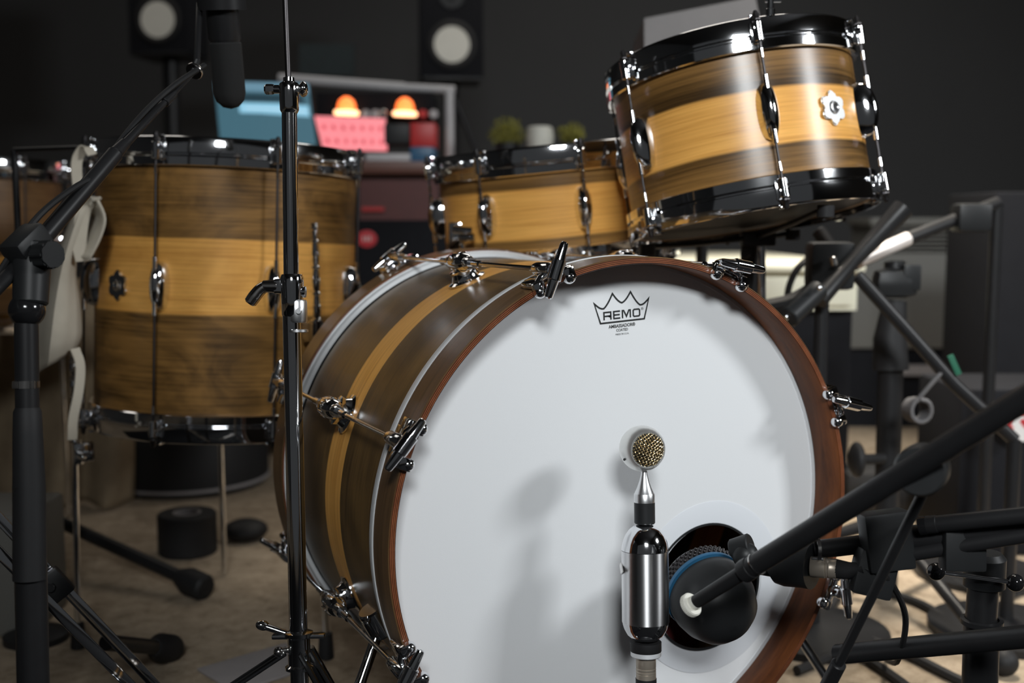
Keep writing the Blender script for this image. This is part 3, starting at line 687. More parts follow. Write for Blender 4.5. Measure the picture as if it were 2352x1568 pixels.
    part('round_base', G().lathe([(0, 0), (0.085, 0), (0.085, 0.010), (0.07, 0.018), (0.012, 0.024), (0, 0.024)], Matrix.Translation((e.x, e.y, 0)), 48), 'black_metal', st, world=True)
bottle_mic()

# ---- kick microphone at the port
def kick_mic():
    c = at(1634, 1372, 1.235)
    ax = (-RGT*0.30+UPV*0.34+FWD*0.80).normalized(); b = V((c.x, c.y, 0))
    t = thing('kick_drum_microphone', 'bulbous black microphone with blue ring pointing into the drum port', 'microphone', b)
    M = frame(c, ax); R = 0.0465
    P = [(0, -0.052), (0.012, -0.051), (0.026, -0.045), (0.037, -0.034), (0.0445, -0.016), (R, 0.0), (0.0455, 0.010), (0.043, 0.013), (0, 0.013)]
    part('body', G().lathe(P, M, 56), 'black_plastic', t, world=True)
    part('ring', G().lathe([(0.040, 0.013), (0.0468, 0.013), (0.0472, 0.0145), (0.0468, 0.0175), (0.040, 0.0175)], M, 56, True), 'blue_ring', t, world=True, label='blue ring around the grille')
    g = G().lathe([(0, 0.018), (0.0465, 0.018), (0.0465, 0.030), (0.040, 0.038), (0, 0.040)], M, 48)
    for i in range(48):
        for j in range(3):
            a = 2*PI*(i+0.5*(j % 2))/48; g.ball(M @ V((0.0468*math.cos(a), 0.0468*math.sin(a), 0.0205+0.004*j)), 0.0017, 6)
    part('grille', g, 'rod_steel', t, world=True, label='knurled silver grille')
    # seam rib and tail with the plug
    tail = c-ax*0.02+RGT*0.035
    e0 = at(1722, 1300, 1.19); e1 = at(1800, 1300, 1.17); e2 = at(1866, 1300, 1.155)
    g = G(); g.tube([e0, at(1775, 1305, 1.175)], [0.007, 0.009], 16); g.tube([at(1768, 1312, 1.175), at(1790, 1302, 1.172), at(1838, 1296, 1.163), e2], [0.013, 0.020, 0.0235, 0.0235], 32)
    part('neck', g, 'black_plastic', t, world=True)
    part('swivel_knob', G().cyl(at(1680, 1262, 1.20), at(1725, 1252, 1.19), 0.011, 0.013).ball(at(1712, 1275, 1.19), 0.014, 16), 'black_plastic', t, world=True)
    # plug
    p0, p1 = at(1862, 1301, 1.150), at(1922, 1306, 1.140)
    d = (p1-p0).normalized(); L = (p1-p0).length
    g = G().lathe([(0, 0), (0.0100, 0), (0.0105, 0.001), (0.0105, L*0.55), (0.0098, L*0.58), (0.0104, L*0.62), (0.0098, L*0.66), (0.0104, L*0.72), (0.0098, L*0.76), (0.0100, L), (0, L)], frame(p0, d), 32)
    pl = part('cable_plug', g, 'nickel', t, world=True, label='silver cable plug')
    part('latch', G().box(0.003, 0.006, 0.012, frame(p0+UPV*0.0095+d*0.006-FWD*0.004, d), 0.001), 'aluminium', pl, world=True)
    part('boot', G().tube([p1, at(1952, 1310, 1.13), at(1985, 1305, 1.12)], [0.0098, 0.0085, 0.0055], 20), 'black_rubber', t, world=True)
    part('retaining_ring', G().lathe([(0.0130, -0.001), (0.0150, -0.001), (0.0150, 0.0025), (0.0130, 0.0025)], frame(at(1873, 1262, 1.15), RGT), 30, True), 'worn_chrome', t, world=True)
    cb = spline([at(1985, 1305, 1.12), at(2040, 1330, 1.12), at(2080, 1420, 1.18), at(2060, 1520, 1.3), onfloor(2040, 1500), onfloor(2190, 1470), onfloor(2290, 1400), onfloor(2420, 1330)], 8)
    for v_ in cb: v_.z = max(v_.z, 0.006)
    single('cable', G().tube(cb, 0.0032, 8), 'black_rubber', 'black cable running from the kick drum microphone plug to the floor', 'cable')
kick_mic()

# ---- black boom arms and stands
def knob(c, d, r, L, n=8):
    g = G(); out = [(r*(1+0.10*math.cos(n*2*PI*i/64))*math.cos(2*PI*i/64), r*(1+0.10*math.cos(n*2*PI*i/64))*math.sin(2*PI*i/64)) for i in range(64)]
    g.prism(out, L, frame(V(c), V(d)), min(r, L)*0.12); return g
def right_boom():
    a = at(1590, 1387, 1.10); b = at(1700, 1318, 1.06); e = at(2150, 1040, 0.90); f = at(2480, 838, 0.80)
    foot = V((f.x, f.y, 0)); d = (e-b).normalized()
    t = thing('boom_stand', 'black boom arm crossing the lower right with a silver screw end', 'stand', foot)
    part('arm_tip', G().cyl(a, b.lerp(e, 0.08), 0.0066, 0.0072, 24), 'black_metal', t, world=True)
    part('arm_tube', G().cyl(b.lerp(e, 0.04), f, 0.0098, 0.0098, 32).lathe([(0.0060, -0.003), (0.0106, -0.002), (0.0110, 0.001), (0.0106, 0.009), (0.009, 0.010)], frame(b.lerp(e, 0.03), d), 32), 'black_metal', t, world=True)
    da = (b-a).normalized(); g = G()
    M = frame(a, -da); g.lathe([(0.0058, -0.001), (0.0108, -0.001), (0.0114, 0.0), (0.0114, 0.0045), (0.0108, 0.0055), (0, 0.0055), (0, 0.001), (0.0058, 0.001)], M, 48)
    for i in range(40):
        q = 2*PI*i/40; g.box(0.0008, 0.0008, 0.0045, M @ Matrix.Translation((0.0114*math.cos(q), 0.0114*math.sin(q), 0.00225)) @ Matrix.Rotation(q, 4, 'Z'))
    g.lathe([(0, -0.006), (0.0070, -0.006), (0.0070, -0.001), (0, -0.001)], M, 20)
    part('screw_end', g, 'cone_white', t, world=True, label='silver knurled screw end')
    part('cable_clip', G().lathe([(0.0098, -0.0008), (0.0106, -0.0008), (0.0106, 0.0008), (0.0098, 0.0008)], frame(b.lerp(e, 0.10), d), 32, True), 'worn_chrome', t, world=True)
    h = b.lerp(e, 1.0)+FWD*0.030
    g = G(); g.lathe([(0, -0.02), (0.019, -0.02), (0.021, -0.016), (0.021, 0.012), (0.017, 0.018), (0, 0.018)], frame(h-UPV*0.016, FWD+RGT*0.5), 32)
    part('swivel_joint', g, 'black_plastic', t, world=True)
    T0, T1 = at(2160, 1050, 0.96), at(1905, 1568, 1.12)
    part('pole', G().cyl(T0, T1, 0.0046, None, 20), 'black_metal', t, world=True)
    q2 = T1+(T1-T0).normalized()*0.2; k = T1.z/(T1.z-q2.z); fl = T1.lerp(q2, k)
    part('lower_pole', G().cyl(T1.lerp(T0, 0.10), fl+V((0, 0, 0.01)), 0.0075), 'black_metal', t, world=True)
    for az in (20, 140, 260):
        dd = V((math.cos(math.radians(az)), math.sin(math.radians(az)), 0)); part('leg', G().cyl(fl+V((0, 0, 0.05)), fl+dd*0.16+V((0, 0, 0.008)), 0.006, 0.005), 'black_metal', t, world=True)
right_boom()

def tee_stand():        # low black stand with ball-ended T bar
    c = at(2262, 1400, 1.25); b = V((c.x, c.y, 0))
    t = thing('microphone_stand', 'low black stand with a ball-ended clamp bar in the lower right corner', 'stand', b)
    top = at(2262, 1290, 1.25)
    part('pole', G().cyl(at(2252, 1440, 1.25), top, 0.0165, None, 28), 'black_metal', t, world=True)
    part('outer_tube', G().cyl(V((c.x, c.y, 0.01)), at(2255, 1425, 1.25), 0.0190, None, 28).lathe([(0.018, -0.002), (0.0225, -0.001), (0.0225, 0.004), (0.018, 0.005)], frame(at(2255, 1430, 1.25), (0, 0, 1)), 32, True), 'black_metal', t, world=True)
    l, r = at(2150, 1312, 1.22), at(2332, 1338, 1.22)
    bar = part('clamp_bar', G().cyl(l, r, 0.0026, None, 14), 'chrome', t, world=True)
    for p in (l, r): part('ball_end', G().ball(p, 0.0095, 24), 'black_gloss', bar, world=True)
    part('head_block', G().lathe([(0, -0.02), (0.022, -0.02), (0.022, 0.012), (0.017, 0.018), (0, 0.018)], frame(at(2262, 1305, 1.25), (0, 0, 1)), 28), 'black_plastic', t, world=True)
    g = G(); g.tube([at(1925, 1502, 1.30), at(2352, 1462, 1.12), at(2440, 1452, 1.08)], 0.0115, 20); 
    part('cross_arm', g, 'black_metal', t, world=True)
    for az in (-30, 90, 210):
        dd = V((math.cos(math.radians(az)), math.sin(math.radians(az)), 0)); part('leg', G().cyl(b+V((0, 0, 0.06)), b+dd*0.24+V((0, 0, 0.008)), 0.0075, 0.006), 'black_metal', t, world=True)
tee_stand()

def side_mic():         # long dark microphone on a near-horizontal arm
    a = at(1872, 1262, 1.16); m = at(2060, 1240, 1.13); e = at(2440, 1195, 1.06)
    b = V((e.x, e.y, 0))
    t = thing('boom_stand', 'black horizontal arm running right from the kick drum microphone', 'stand', b)
    part('arm_tube', G().cyl(a, m, 0.0095, None, 28).cyl(m, e, 0.0125, None, 28), 'black_metal', t, world=True)
    g = G(); g.box(0.046, 0.030, 0.058, frame(at(2035, 1240, 1.125), UPV+RGT*-0.12, RGT), 0.004); g.box(0.040, 0.026, 0.045, frame(at(2005, 1315, 1.13), UPV+RGT*0.25, RGT), 0.004); g.cyl(at(1950, 1330, 1.14), at(2010, 1318, 1.13), 0.011)
    part('arm_clamp', g, 'black_plastic', t, world=True)
    part('brace', G().cyl(at(2040, 1280, 1.13), at(2440, 1215, 1.05), 0.0075), 'black_metal', t, world=True)
    part('pole', G().cyl(V((e.x, e.y, 0.01)), e+V((0, 0, 0.06)), 0.012), 'black_metal', t, world=True)
    part('round_base', G().lathe([(0, 0), (0.11, 0), (0.11, 0.01), (0.02, 0.024), (0, 0.024)], Matrix.Translation(b), 40), 'black_metal', t, world=True)
    p0, p1 = at(2112, 1207, 1.10), at(2460, 1172, 1.03)
    d = (p1-p0).normalized(); L = (p1-p0).length
    s = thing('pencil_microphone', 'slim dark grey microphone with tiny lettering lying along the black arm', 'microphone', p0)
    part('body', G().lathe([(0, 0), (0.0078, 0), (0.0086, 0.001), (0.0086, L*0.12), (0.0080, L*0.125), (0.0080, L), (0, L)], frame(p0, d), 32), 'black_metal', s, world=True)
    part('end_ring', G().lathe([(0.0078, 0), (0.0089, 0), (0.0089, 0.007), (0.0078, 0.007)], frame(p0, d), 32, True), 'black_gloss', s, world=True)
    y = UPV-d*UPV.dot(d); 
    part('arm_block', G().box(0.040, 0.022, 0.05, frame(at(2210, 1250, 1.10), UPV, RGT), 0.003), 'black_plastic', t, world=True)
side_mic()

def left_boom():        # black stand at the far left whose boom carries a large microphone over the floor tom
    X = lambda px, py, w=1.08: at(px, py, w)
    foot = X(66, 1568); b = V((foot.x, foot.y, 0))
    t = thing('boom_stand', 'large black boom stand at the left edge reaching over the floor tom', 'stand', b)
    c = X(64, 900); k = lambda px, py: X(px, py)
    part('lower_tube', G().cyl(V((b.x, b.y, 0.03)), X(66, 1110), 0.0148, None, 32), 'black_metal', t, world=True)
    part('grip', G().tube([X(68, 1330), X(67, 1120), X(64, 1000), X(63, 945), X(62, 925)], [0.0152, 0.0148, 0.0136, 0.0128, 0.009], 32), 'black_rubber', t, world=True)
    part('upper_tube', G().cyl(X(63, 940), X(60, 730), 0.0110, None, 32), 'black_metal', t, world=True)
    g = G().lathe([(0.010, -0.0036), (0.0118, -0.0036), (0.0118, 0.0036), (0.010, 0.0036)], frame(X(60, 883), (X(60, 700)-X(66, 1100))), 40, True)
    for i in range(40):
        a = 2*PI*i/40; g.box(0.0009, 0.0009, 0.0062, frame(X(60, 883), (X(60, 700)-X(66, 1100))) @ Matrix.Translation((0.0119*math.cos(a), 0.0119*math.sin(a), 0)) @ Matrix.Rotation(a, 4, 'Z'))
    part('knurled_ring', g, 'worn_chrome', t, world=True, label='knurled silver ring')
    part('joint_ball', G().ball(X(62, 712), 0.0168, 32), 'black_gloss', t, world=True)
    g = G(); g.cyl(X(70, 700), X(75, 560, 1.09), 0.016, 0.018, 28); g.box(0.040, 0.030, 0.040, frame(X(70, 575, 1.09), (X(250, 400, 1.2)-X(0, 650)), UPV), 0.006)
    part('boom_clamp', g, 'black_plastic', t, world=True)
    part('clamp_knob', knob(X(107, 585, 1.075), RGT-FWD*0.6, 0.0125, 0.020), 'black_plastic', t, world=True)
    A, B, Cc, D = at(-60, 712, 1.03), at(60, 592, 1.10), at(265, 352, 1.20), at(445, 165, 1.32)
    part('boom_tube', G().cyl(A, B, 0.0072, None, 28).cyl(B, Cc, 0.0088, None, 28), 'black_metal', t, world=True)
    part('boom_extension', G().tube([Cc.lerp(B, 0.1), Cc.lerp(D, 0.45), D], [0.0055, 0.0042, 0.0030], 20).cyl(Cc, Cc.lerp(D, 0.12), 0.0074, 0.006).cyl(Cc.lerp(D, 0.60), Cc.lerp(D, 0.72), 0.0056), 'black_metal', t, world=True)
    d = (D-Cc).normalized()
    part('end_disc', G().lathe([(0.0, 0), (0.0098, 0), (0.0104, 0.001), (0.0104, 0.003), (0.0098, 0.004), (0, 0.004)], frame(D, d), 36), 'worn_chrome', t, world=True)
    for az in (100, 220, 340):
        dd = V((math.cos(math.radians(az)), math.sin(math.radians(az)), 0)); l = part('leg', G().cyl(V((b.x, b.y, 0.10))+dd*0.012, b+dd*0.30+V((0, 0, 0.012)), 0.008, 0.007), 'black_metal', t, world=True)
        part('rubber_foot', G().ball(b+dd*0.30+V((0, 0, 0.014)), 0.014, 14), 'black_rubber', l, world=True)
    single('cable', G().tube(spline([at(-40, 700, 1.06), at(15, 600, 1.08), at(90, 495, 1.10), at(180, 425, 1.15), at(245, 395, 1.19), at(262, 345, 1.21), at(330, 260, 1.25), at(400, 196, 1.28), at(470, 150, 1.33)], 6), 0.0033, 8), 'black_rubber', 'thin black cable following the left boom arm', 'cable')
    m0, m1 = at(528, 214, 1.42), at(503, -60, 1.38); u = (m1-m0).normalized(); R = 0.0195
    mc = thing('studio_microphone', 'round-headed black microphone hanging in front of the blue monitor screen', 'microphone', m0)
    part('body', G().lathe([(0, 0.062), (R*0.9, 0.062), (R, 0.066), (R, 0.16), (R*0.85, 0.17), (0, 0.17)], frame(m0, u), 40), 'black_metal', mc, world=True)
    part('grille', G().lathe([(0, -R), (R*0.5, -R*0.87), (R*0.87, -R*0.5), (R, 0), (R, 0.06), (R*0.92, 0.062), (0, 0.062)], frame(m0, u), 40), 'dark_foam', mc, world=True)
    g = G(); g.lathe([(R+0.004, 0.10), (R+0.010, 0.10), (R+0.010, 0.115), (R+0.004, 0.115)], frame(m0, u), 40, True); g.tube([m0+u*0.107-RGT*(R+0.008), D+RGT*0.004+V((0, 0, 0.012)), D], 0.004, 10)
    part('shock_mount', g, 'black_metal', mc, world=True)
left_boom()

# ------------------------------------------------------------------ things around and behind the kit
def surf(name, P, nu, nv, m, parent=None, label=None, cat=None, thick=0.003, base=None, sub=4):
    """cloth sheet through a grid of points, smoothed and given thickness"""
    rows = [spline(r, sub) for r in P]; cols = []
    for k in range(len(rows[0])): cols.append(spline([r[k] for r in rows], sub))
    vs = []; fs = []; a = len(cols); b = len(cols[0])
    for cc_ in cols: vs += cc_
    for i in range(a-1):
        for j in range(b-1): fs.append((i*b+j, i*b+j+1, (i+1)*b+j+1, (i+1)*b+j))
    g = G().add(vs, fs)
    o = single(name, g, m, label, cat, base=base, smooth=60) if parent is None else part(name, g, m, parent, world=True, label=label, smooth=60)
    sm = o.modifiers.new('thick', 'SOLIDIFY'); sm.thickness = thick; return o
def P2(L, w):      # list of (px, py[, dw]) at distance w
    return [at(p[0], p[1], w+(p[2] if len(p) > 2 else 0)) for p in L]
# canvas apron hanging from a hook stand at the left
w = 1.62
ct = thing('canvas_apron', 'beige canvas cloth with a strap loop hanging beside the floor tom', 'cloth', at(140, 880, w))
surf('cloth', [P2([(176, 480, .03), (190, 470, 0), (212, 470, .02)], w), P2([(125, 600, .04), (150, 590, -.02), (172, 600, .03)], w), P2([(85, 680, .03), (130, 690, -.03), (180, 700, .02)], w), P2([(60, 760, .02), (118, 780, -.04), (184, 765, .02)], w), P2([(55, 880, .03), (110, 840, -.02), (172, 798, .02)], w)], 0, 0, 'canvas', ct)
def ribbon(pts, wd_, w, name='strap'):
    g = G(); pts = spline(P2(pts, w), 6); n = len(pts); vs = []; fs = []
    for i, p in enumerate(pts):
        t = (pts[min(i+1, n-1)]-pts[max(i-1, 0)]).normalized(); s = (FWD+RGT*0.9).normalized(); s = (s-t*s.dot(t)).normalized(); u = t.cross(s)
        for a, b in ((-1, -1), (1, -1), (1, 1), (-1, 1)): vs.append(p+s*a*wd_/2+u*b*0.0012)
    for i in range(n-1):
        for k in range(4): l = (k+1) % 4; fs.append((i*4+k, i*4+l, (i+1)*4+l, (i+1)*4+k))
    fs += [(0, 1, 2, 3), tuple(4*(n-1)+k for k in range(4))]
    part(name, g.add(vs, fs), 'canvas', ct, world=True, smooth=50)
surf('flap', [P2([(203, 470, .0), (212, 456, 0), (228, 458, .0)], w), P2([(214, 500, .05), (230, 500, .03), (244, 502, .0)], w), P2([(200, 548, .03), (216, 548, .01), (232, 550, 0)], w), P2([(187, 592, .0), (197, 595, 0), (208, 597, .0)], w)], 0, 0, 'canvas', ct)
ribbon([(190, 600), (182, 560), (186, 510), (196, 472), (212, 455), (226, 458)], 0.022, w)
ribbon([(190, 480), (178, 420), (176, 372), (188, 345), (200, 340), (212, 356)], 0.016, w)
ribbon([(172, 800), (184, 840), (180, 900), (168, 960), (166, 1010)], 0.014, w)
hb = at(72, 1200, 1.78)
hk = thing('hook_stand', 'thin black stand carrying the canvas cloth behind the left boom', 'stand', V((hb.x, hb.y, 0)))
h0 = V((hb.x, hb.y, at(200, 338, 1.66).z)); h1 = at(203, 338, 1.64)
part('pole', G().cyl((hb.x, hb.y, 0.02), h0, 0.005), 'black_metal', hk, world=True)
part('hook', G().tube([h0, h1, h1+V((0, 0, 0.008))], 0.0035, 10), 'black_metal', hk, world=True)
part('round_base', G().lathe([(0, 0), (0.05, 0), (0.05, 0.01), (0.02, 0.022), (0, 0.022)], Matrix.Translation((hb.x, hb.y, 0)), 32), 'black_metal', hk, world=True)
# brown drop cloth behind
w = 2.62; rows = []
for iy in range(7):
    row = []
    for ix in range(16):
        px = -260+ix*38; py = 640+iy*92
        row.append(at(px, py, w+0.035*math.sin(ix*2.1+0.3*iy)*(0.4+iy/6)))
    rows.append(row)
for r in rows:
    for p in r: p.z = max(p.z, 0.01)
dc = surf('drop_cloth', rows, 0, 0, 'brown_cloth', None, 'brown drop cloth hanging to the floor behind the left stands', 'cloth', sub=3)
# dark round drum bag on the floor
bc = onfloor(430, 1105, 0.0); 
bag = thing('drum_bag', 'round black padded drum bag on the carpet under the floor tom', 'bag', V((bc.x, bc.y, 0)))
part('body', G().lathe([(0, 0), (0.195, 0), (0.205, 0.012), (0.205, 0.13), (0.195, 0.145), (0, 0.15)], WM[bag.name], 64), 'black_rubber', bag, world=True)
part('piping', G().lathe([(0.2035, 0.016), (0.2075, 0.014), (0.2075, 0.020), (0.2035, 0.022)], WM[bag.name], 64, True), 'paper', bag, world=True)
# low things on the carpet at the left
p = onfloor(432, 1268); t = thing('tape_roll', 'black roll of tape standing on the carpet left of the chrome stand', 'tape', p)
part('roll', G().lathe([(0.026, 0), (0.055, 0), (0.058, 0.004), (0.058, 0.078), (0.055, 0.082), (0.026, 0.082)], Matrix.Translation(p), 48, True), 'black_rubber', t, world=True)
part('core', G().lathe([(0.024, 0.001), (0.027, 0.001), (0.027, 0.0825), (0.024, 0.0825)], Matrix.Translation(p), 48, True), 'paper', t, world=True)
p = onfloor(565, 1240); single('round_pad', G().ball(p+V((0, 0, 0.022)), 0.046, 24, 0.5), 'black_rubber', 'flat black round pad on the carpet beside the tape roll', 'pad')
def floor_leg(name, label, A, B, r, rf):
    a, b = onfloor(*A, 0.0), onfloor(*B, 0.0); a.z = A2 = 0.10; b.z = rf
    t = thing(name, label, 'stand leg', V((b.x, b.y, 0))); d = (b-a).normalized()
    part('tube', G().cyl(a, b, r), 'black_metal', t, world=True)
    part('rubber_foot', G().lathe([(0, -0.045), (r*1.15, -0.045), (rf, -0.020), (rf, 0.018), (rf*0.8, 0.024), (0, 0.026)], frame(b, d), 28), 'black_rubber', t, world=True)
floor_leg('stand_leg', 'black stand leg with a chunky rubber foot pointing right across the carpet', (90, 1290), (452, 1372), 0.012, 0.024)
floor_leg('stand_leg', 'black rubber-footed stand leg near the bottom edge between chrome struts', (250, 1640), (382, 1520), 0.011, 0.0215)
# double-braced chrome leg in the lower left corner
t = thing('cymbal_stand', 'chrome double-braced stand leg crossing the lower left corner', 'stand', V((at(-60, 1140, 1.25).x, at(-60, 1140, 1.25).y, 0)))
A0, A1 = at(-70, 1118, 1.27), at(420, 1640, 1.34); B0, B1 = at(-70, 1200, 1.22), at(350, 1625, 1.30)
fl = V((A1.x, A1.y, 0.012))
def strap(a, b, wd_=0.012, th=0.004):
    d = (b-a); return G().box(wd_, th, d.length, frame((a+b)/2, d, UPV), 0.0012)
part('leg', strap(A0, A1), 'chrome', t, world=True); part('leg', strap(B0, B1), 'chrome', t, world=True)
J = at(125, 1345, 1.27); g = G(); g.box(0.030, 0.016, 0.034, frame(J, A1-A0, UPV), 0.003); g.cyl(J-FWD*0.012, J+FWD*0.012, 0.005)
part('joint_block', g, 'black_metal', t, world=True)
pm = (A0+B0)/2; part('pole', G().cyl((pm.x, pm.y, 0.02), (pm.x, pm.y, 1.0), 0.0125), 'black_metal', t, world=True)
part('brace', G().cyl((A1+B1)/2, V((A1.x+0.05, A1.y, 0.012)), 0.008), 'black_metal', t, world=True)
gb = at(20, 1270, 1.9); single('equipment_case', G().box(0.26, 0.16, 0.20, frame((gb.x-0.06, gb.y, 0.10), (0, 0, 1), RGT), 0.01), 'grey_paint', 'grey case standing on the carpet behind the lower left struts', 'case')
# folded sheet under the chrome stand
pq = onfloor(600, 1535); single('paper_sheet', G().box(0.15, 0.11, 0.004, frame(pq+V((0, 0, 0.003)), (0, 0, 1), (1, 0.3, 0)), 0.001), 'paper', 'pale grey sheet lying on the carpet behind the foot of the chrome stand', 'paper')

# desk with screens and lamps
DW = 3.3
def atz(px, w, z): p = at(px, 508, w); p.z = z; return p
def dbox(x0, x1, w0, w1, z0, z1, bev=0.0):    # box between picture columns x0..x1 and depths w0..w1, standing square to the room
    a = (x0-1176)/FPX*w0; b = (x1-1176)/FPX*w0; f0, f1 = w0/1.0056, w1/1.0056
    return rbox(a, b, f0, f1, z0, z1, None, bev)
def zpix(py, w): return CAMP.z+w*(FWD.z+UPV.z*(784-py)/FPX)
desk = thing('studio_desk', 'reddish wooden studio desk carrying screens behind the drums', 'desk', V((at(900, 400, 3.3).x, at(900, 400, 3.3).y, 0)))
ztop = zpix(372, 3.2)
part('desk_top', dbox(440, 1370, 3.2, 3.95, ztop-0.035, ztop, 0.004), 'desk_wood', desk, world=True)
part('front_panel', dbox(830, 1010, 3.25, 3.27, ztop-0.26, ztop-0.04), 'dark_red', desk, world=True)
part('side_panel', dbox(445, 460, 3.25, 3.9, 0, ztop-0.035), 'dark_red', desk, world=True); part('side_panel', dbox(1350, 1364, 3.25, 3.9, 0, ztop-0.035), 'dark_red', desk, world=True)
part('shelf', dbox(830, 1010, 3.25, 3.8, ztop-0.30, ztop-0.27), 'dark_red', desk, world=True)
part('drawer_pull', dbox(835, 885, 3.235, 3.25, zpix(485, 3.24), zpix(476, 3.24)), 'red_plastic', desk, world=True)
def screen(name, label, q, m, w, cat='screen'):
    a, b, c_, d = [at(*x, w) for x in q]       # tl tr br bl
    c0 = (a+b+c_+d)/4; t = thing(name, label, cat, c0); nrm = (b-a).cross(d-a).normalized()
    if nrm.dot(FWD) < 0: nrm = -nrm
    me = bpy.data.meshes.new('display'); I = WM[t.name].inverted()
    me.from_pydata([I @ p for p in (d, c_, b, a)], [], [(0, 1, 2, 3)]); uv = me.uv_layers.new()
    for i, x in enumerate(((0, 0), (1, 0), (1, 1), (0, 1))): uv.data[i].uv = x
    me.materials.append(MATS[m]); o = bpy.data.objects.new('display', me); COL.objects.link(o); o.parent = t
    ex = 1.03; vs = []
    for dz in (0.001, 0.03): vs += [c0+(p-c0)*ex+nrm*dz for p in (d, c_, b, a)]
    part('housing', G().add(vs, [(0, 1, 2, 3), (4, 5, 6, 7), (0, 1, 5, 4), (1, 2, 6, 5), (2, 3, 7, 6), (3, 0, 4, 7)]), 'black_plastic', t, world=True, smooth=0)
    bot = (d+c_)/2+nrm*0.02; part('foot', G().cyl((bot.x, bot.y, ztop), bot+V((0, 0, 0.05)), 0.012).box(0.2, 0.14, 0.01, frame((bot.x, bot.y, ztop+0.005), (0, 0, 1), RGT), 0.002), 'black_plastic', t, world=True)
    return t
screen('computer_monitor', 'lit blue computer monitor behind the chrome stand', [(492, 186), (708, 192), (727, 334), (505, 318)], 'blue_screen', 3.35)
screen('light_panel', 'glowing pink and red panel beside the blue monitor', [(722, 266), (885, 272), (890, 347), (742, 344)], 'pink_screen', 3.3, 'light panel')
# metal rack frame with glowing valves
fr = thing('equipment_rack', 'silver-edged open rack with glowing orange valves above the pink panel', 'rack', at(880, 300, 3.5))
part('top_rail', G().cyl(at(640, 180, 3.5), at(930, 201, 3.5), 0.0150).cyl(at(930, 201, 3.5), at(1045, 206, 3.5), 0.012), 'pale_grey', fr, world=True)
part('post', G().cyl(at(1032, 206, 3.5), at(1033, 372, 3.5), 0.0145), 'pale_grey', fr, world=True)
part('post', G().cyl(at(664, 186, 3.5), at(666, 372, 3.5), 0.0145), 'pale_grey', fr, world=True)
part('brace', G().cyl(at(1045, 230, 3.5), at(1100, 362, 3.55), 0.008), 'black_metal', fr, world=True)
part('chassis', dbox(735, 1000, 3.52, 3.75, zpix(275, 3.52), zpix(218, 3.52), 0.004), 'cabinet_black', fr, world=True)
for px, py in ((796, 262), (930, 264)):
    c0 = at(px, py-14, 3.44); v = part('valve', G().lathe([(0, -0.010), (0.026, -0.010), (0.028, 0.004), (0.022, 0.022), (0.010, 0.032), (0, 0.034)], Matrix.Translation(c0), 20), 'orange_glow', fr, world=True, label='glowing orange valve')
    part('filament', G().lathe([(0, -0.006), (0.036, -0.006), (0.040, 0.0), (0.036, 0.008), (0, 0.010)], Matrix.Translation(at(px, py-2, 3.41)), 20, sy=0.4), 'hot_glow', v, world=True, label='bright filament')
for i, (px, col) in enumerate(((840, 'pale_grey'), (862, 'pale_grey'), (880, 'worn_chrome'), (972, 'red_plastic'), (996, 'pale_grey'))):
    part('knob', G().cyl(at(px, 262, 3.43), at(px, 262, 3.51), 0.013), col, fr, world=True)
single('preamp_box', dbox(888, 945, 3.28, 3.42, zpix(333, 3.28), zpix(288, 3.28), 0.003), 'black_plastic', 'small black box right of the pink panel', 'box')
single('preamp_box', dbox(947, 1003, 3.28, 3.42, zpix(340, 3.28), zpix(286, 3.28), 0.003), 'red_plastic', 'small red box next to the silver rack post', 'box')
single('notebook', dbox(946, 1000, 3.26, 3.4, ztop, zpix(341, 3.28), 0.003), 'blue_ring', 'dark blue box under the small red box', 'box')
single('keyboard', dbox(845, 945, 3.22, 3.30, ztop+0.001, ztop+0.022, 0.004), 'pale_grey', 'pale keyboard on the desk edge below the pink panel', 'keyboard')
# studio monitor speakers with white cones
def speaker(px, py, w, yaw, label, wd_=0.213, hh=0.38, cz=0.118):
    c0 = at(px, py, w); n = Matrix.Rotation(yaw, 3, 'Z') @ (V((CAMP.x, CAMP.y, 0))-V((c0.x, c0.y, 0))).normalized(); x = V((0, 0, 1)).cross(n)
    M = frame(c0, n, V((0, 0, 1)))     # local z forward, local x up, local y left/right
    bot = V((c0.x, c0.y, c0.z-cz)); t = thing('studio_monitor', label, 'speaker', bot)
    part('cabinet', G().box(hh, wd_, 0.19, M @ Matrix.Translation((hh/2-cz, 0, -0.097)), 0.004), 'cabinet_black', t, world=True)
    part('woofer_surround', G().lathe([(0.066, 0), (0.090, 0), (0.090, 0.004), (0.078, 0.008), (0.066, 0.004)], M, 56, True), 'black_rubber', t, world=True)
    part('woofer_cone', G().lathe([(0.071, 0.004), (0.030, -0.014), (0.027, -0.011), (0.015, -0.003), (0, 0.0)], M, 56), 'cone_white', t, world=True, label='white paper woofer cone')
    part('tweeter', G().lathe([(0, 0.006), (0.012, 0.004), (0.020, 0.001), (0.045, 0.002), (0.045, 0.0), (0, 0)], M @ Matrix.Translation((0.175, 0, 0)), 40), 'black_plastic', t, world=True)
    st = thing('speaker_stand', 'black pillar stand under the '+('left' if px < 600 else 'right')+' white-coned speaker', 'stand', V((bot.x, bot.y, 0)))
    part('pillar', G().cyl(V((bot.x, bot.y, 0.02))-n*0.1, V((bot.x, bot.y, bot.z-0.012))-n*0.1, 0.03), 'black_metal', st, world=True)
    part('top_plate', G().box(0.22, 0.22, 0.012, frame(V((bot.x, bot.y, bot.z-0.006))-n*0.1, (0, 0, 1), n), 0.002), 'black_metal', st, world=True)
    part('base_plate', G().box(0.30, 0.28, 0.02, frame(V((bot.x, bot.y, 0.01))-n*0.1, (0, 0, 1), n), 0.003), 'black_metal', st, world=True)
speaker(1038, 102, 4.2, 0.05, 'black studio speaker with a white cone above the rack post', 0.235, 0.42)
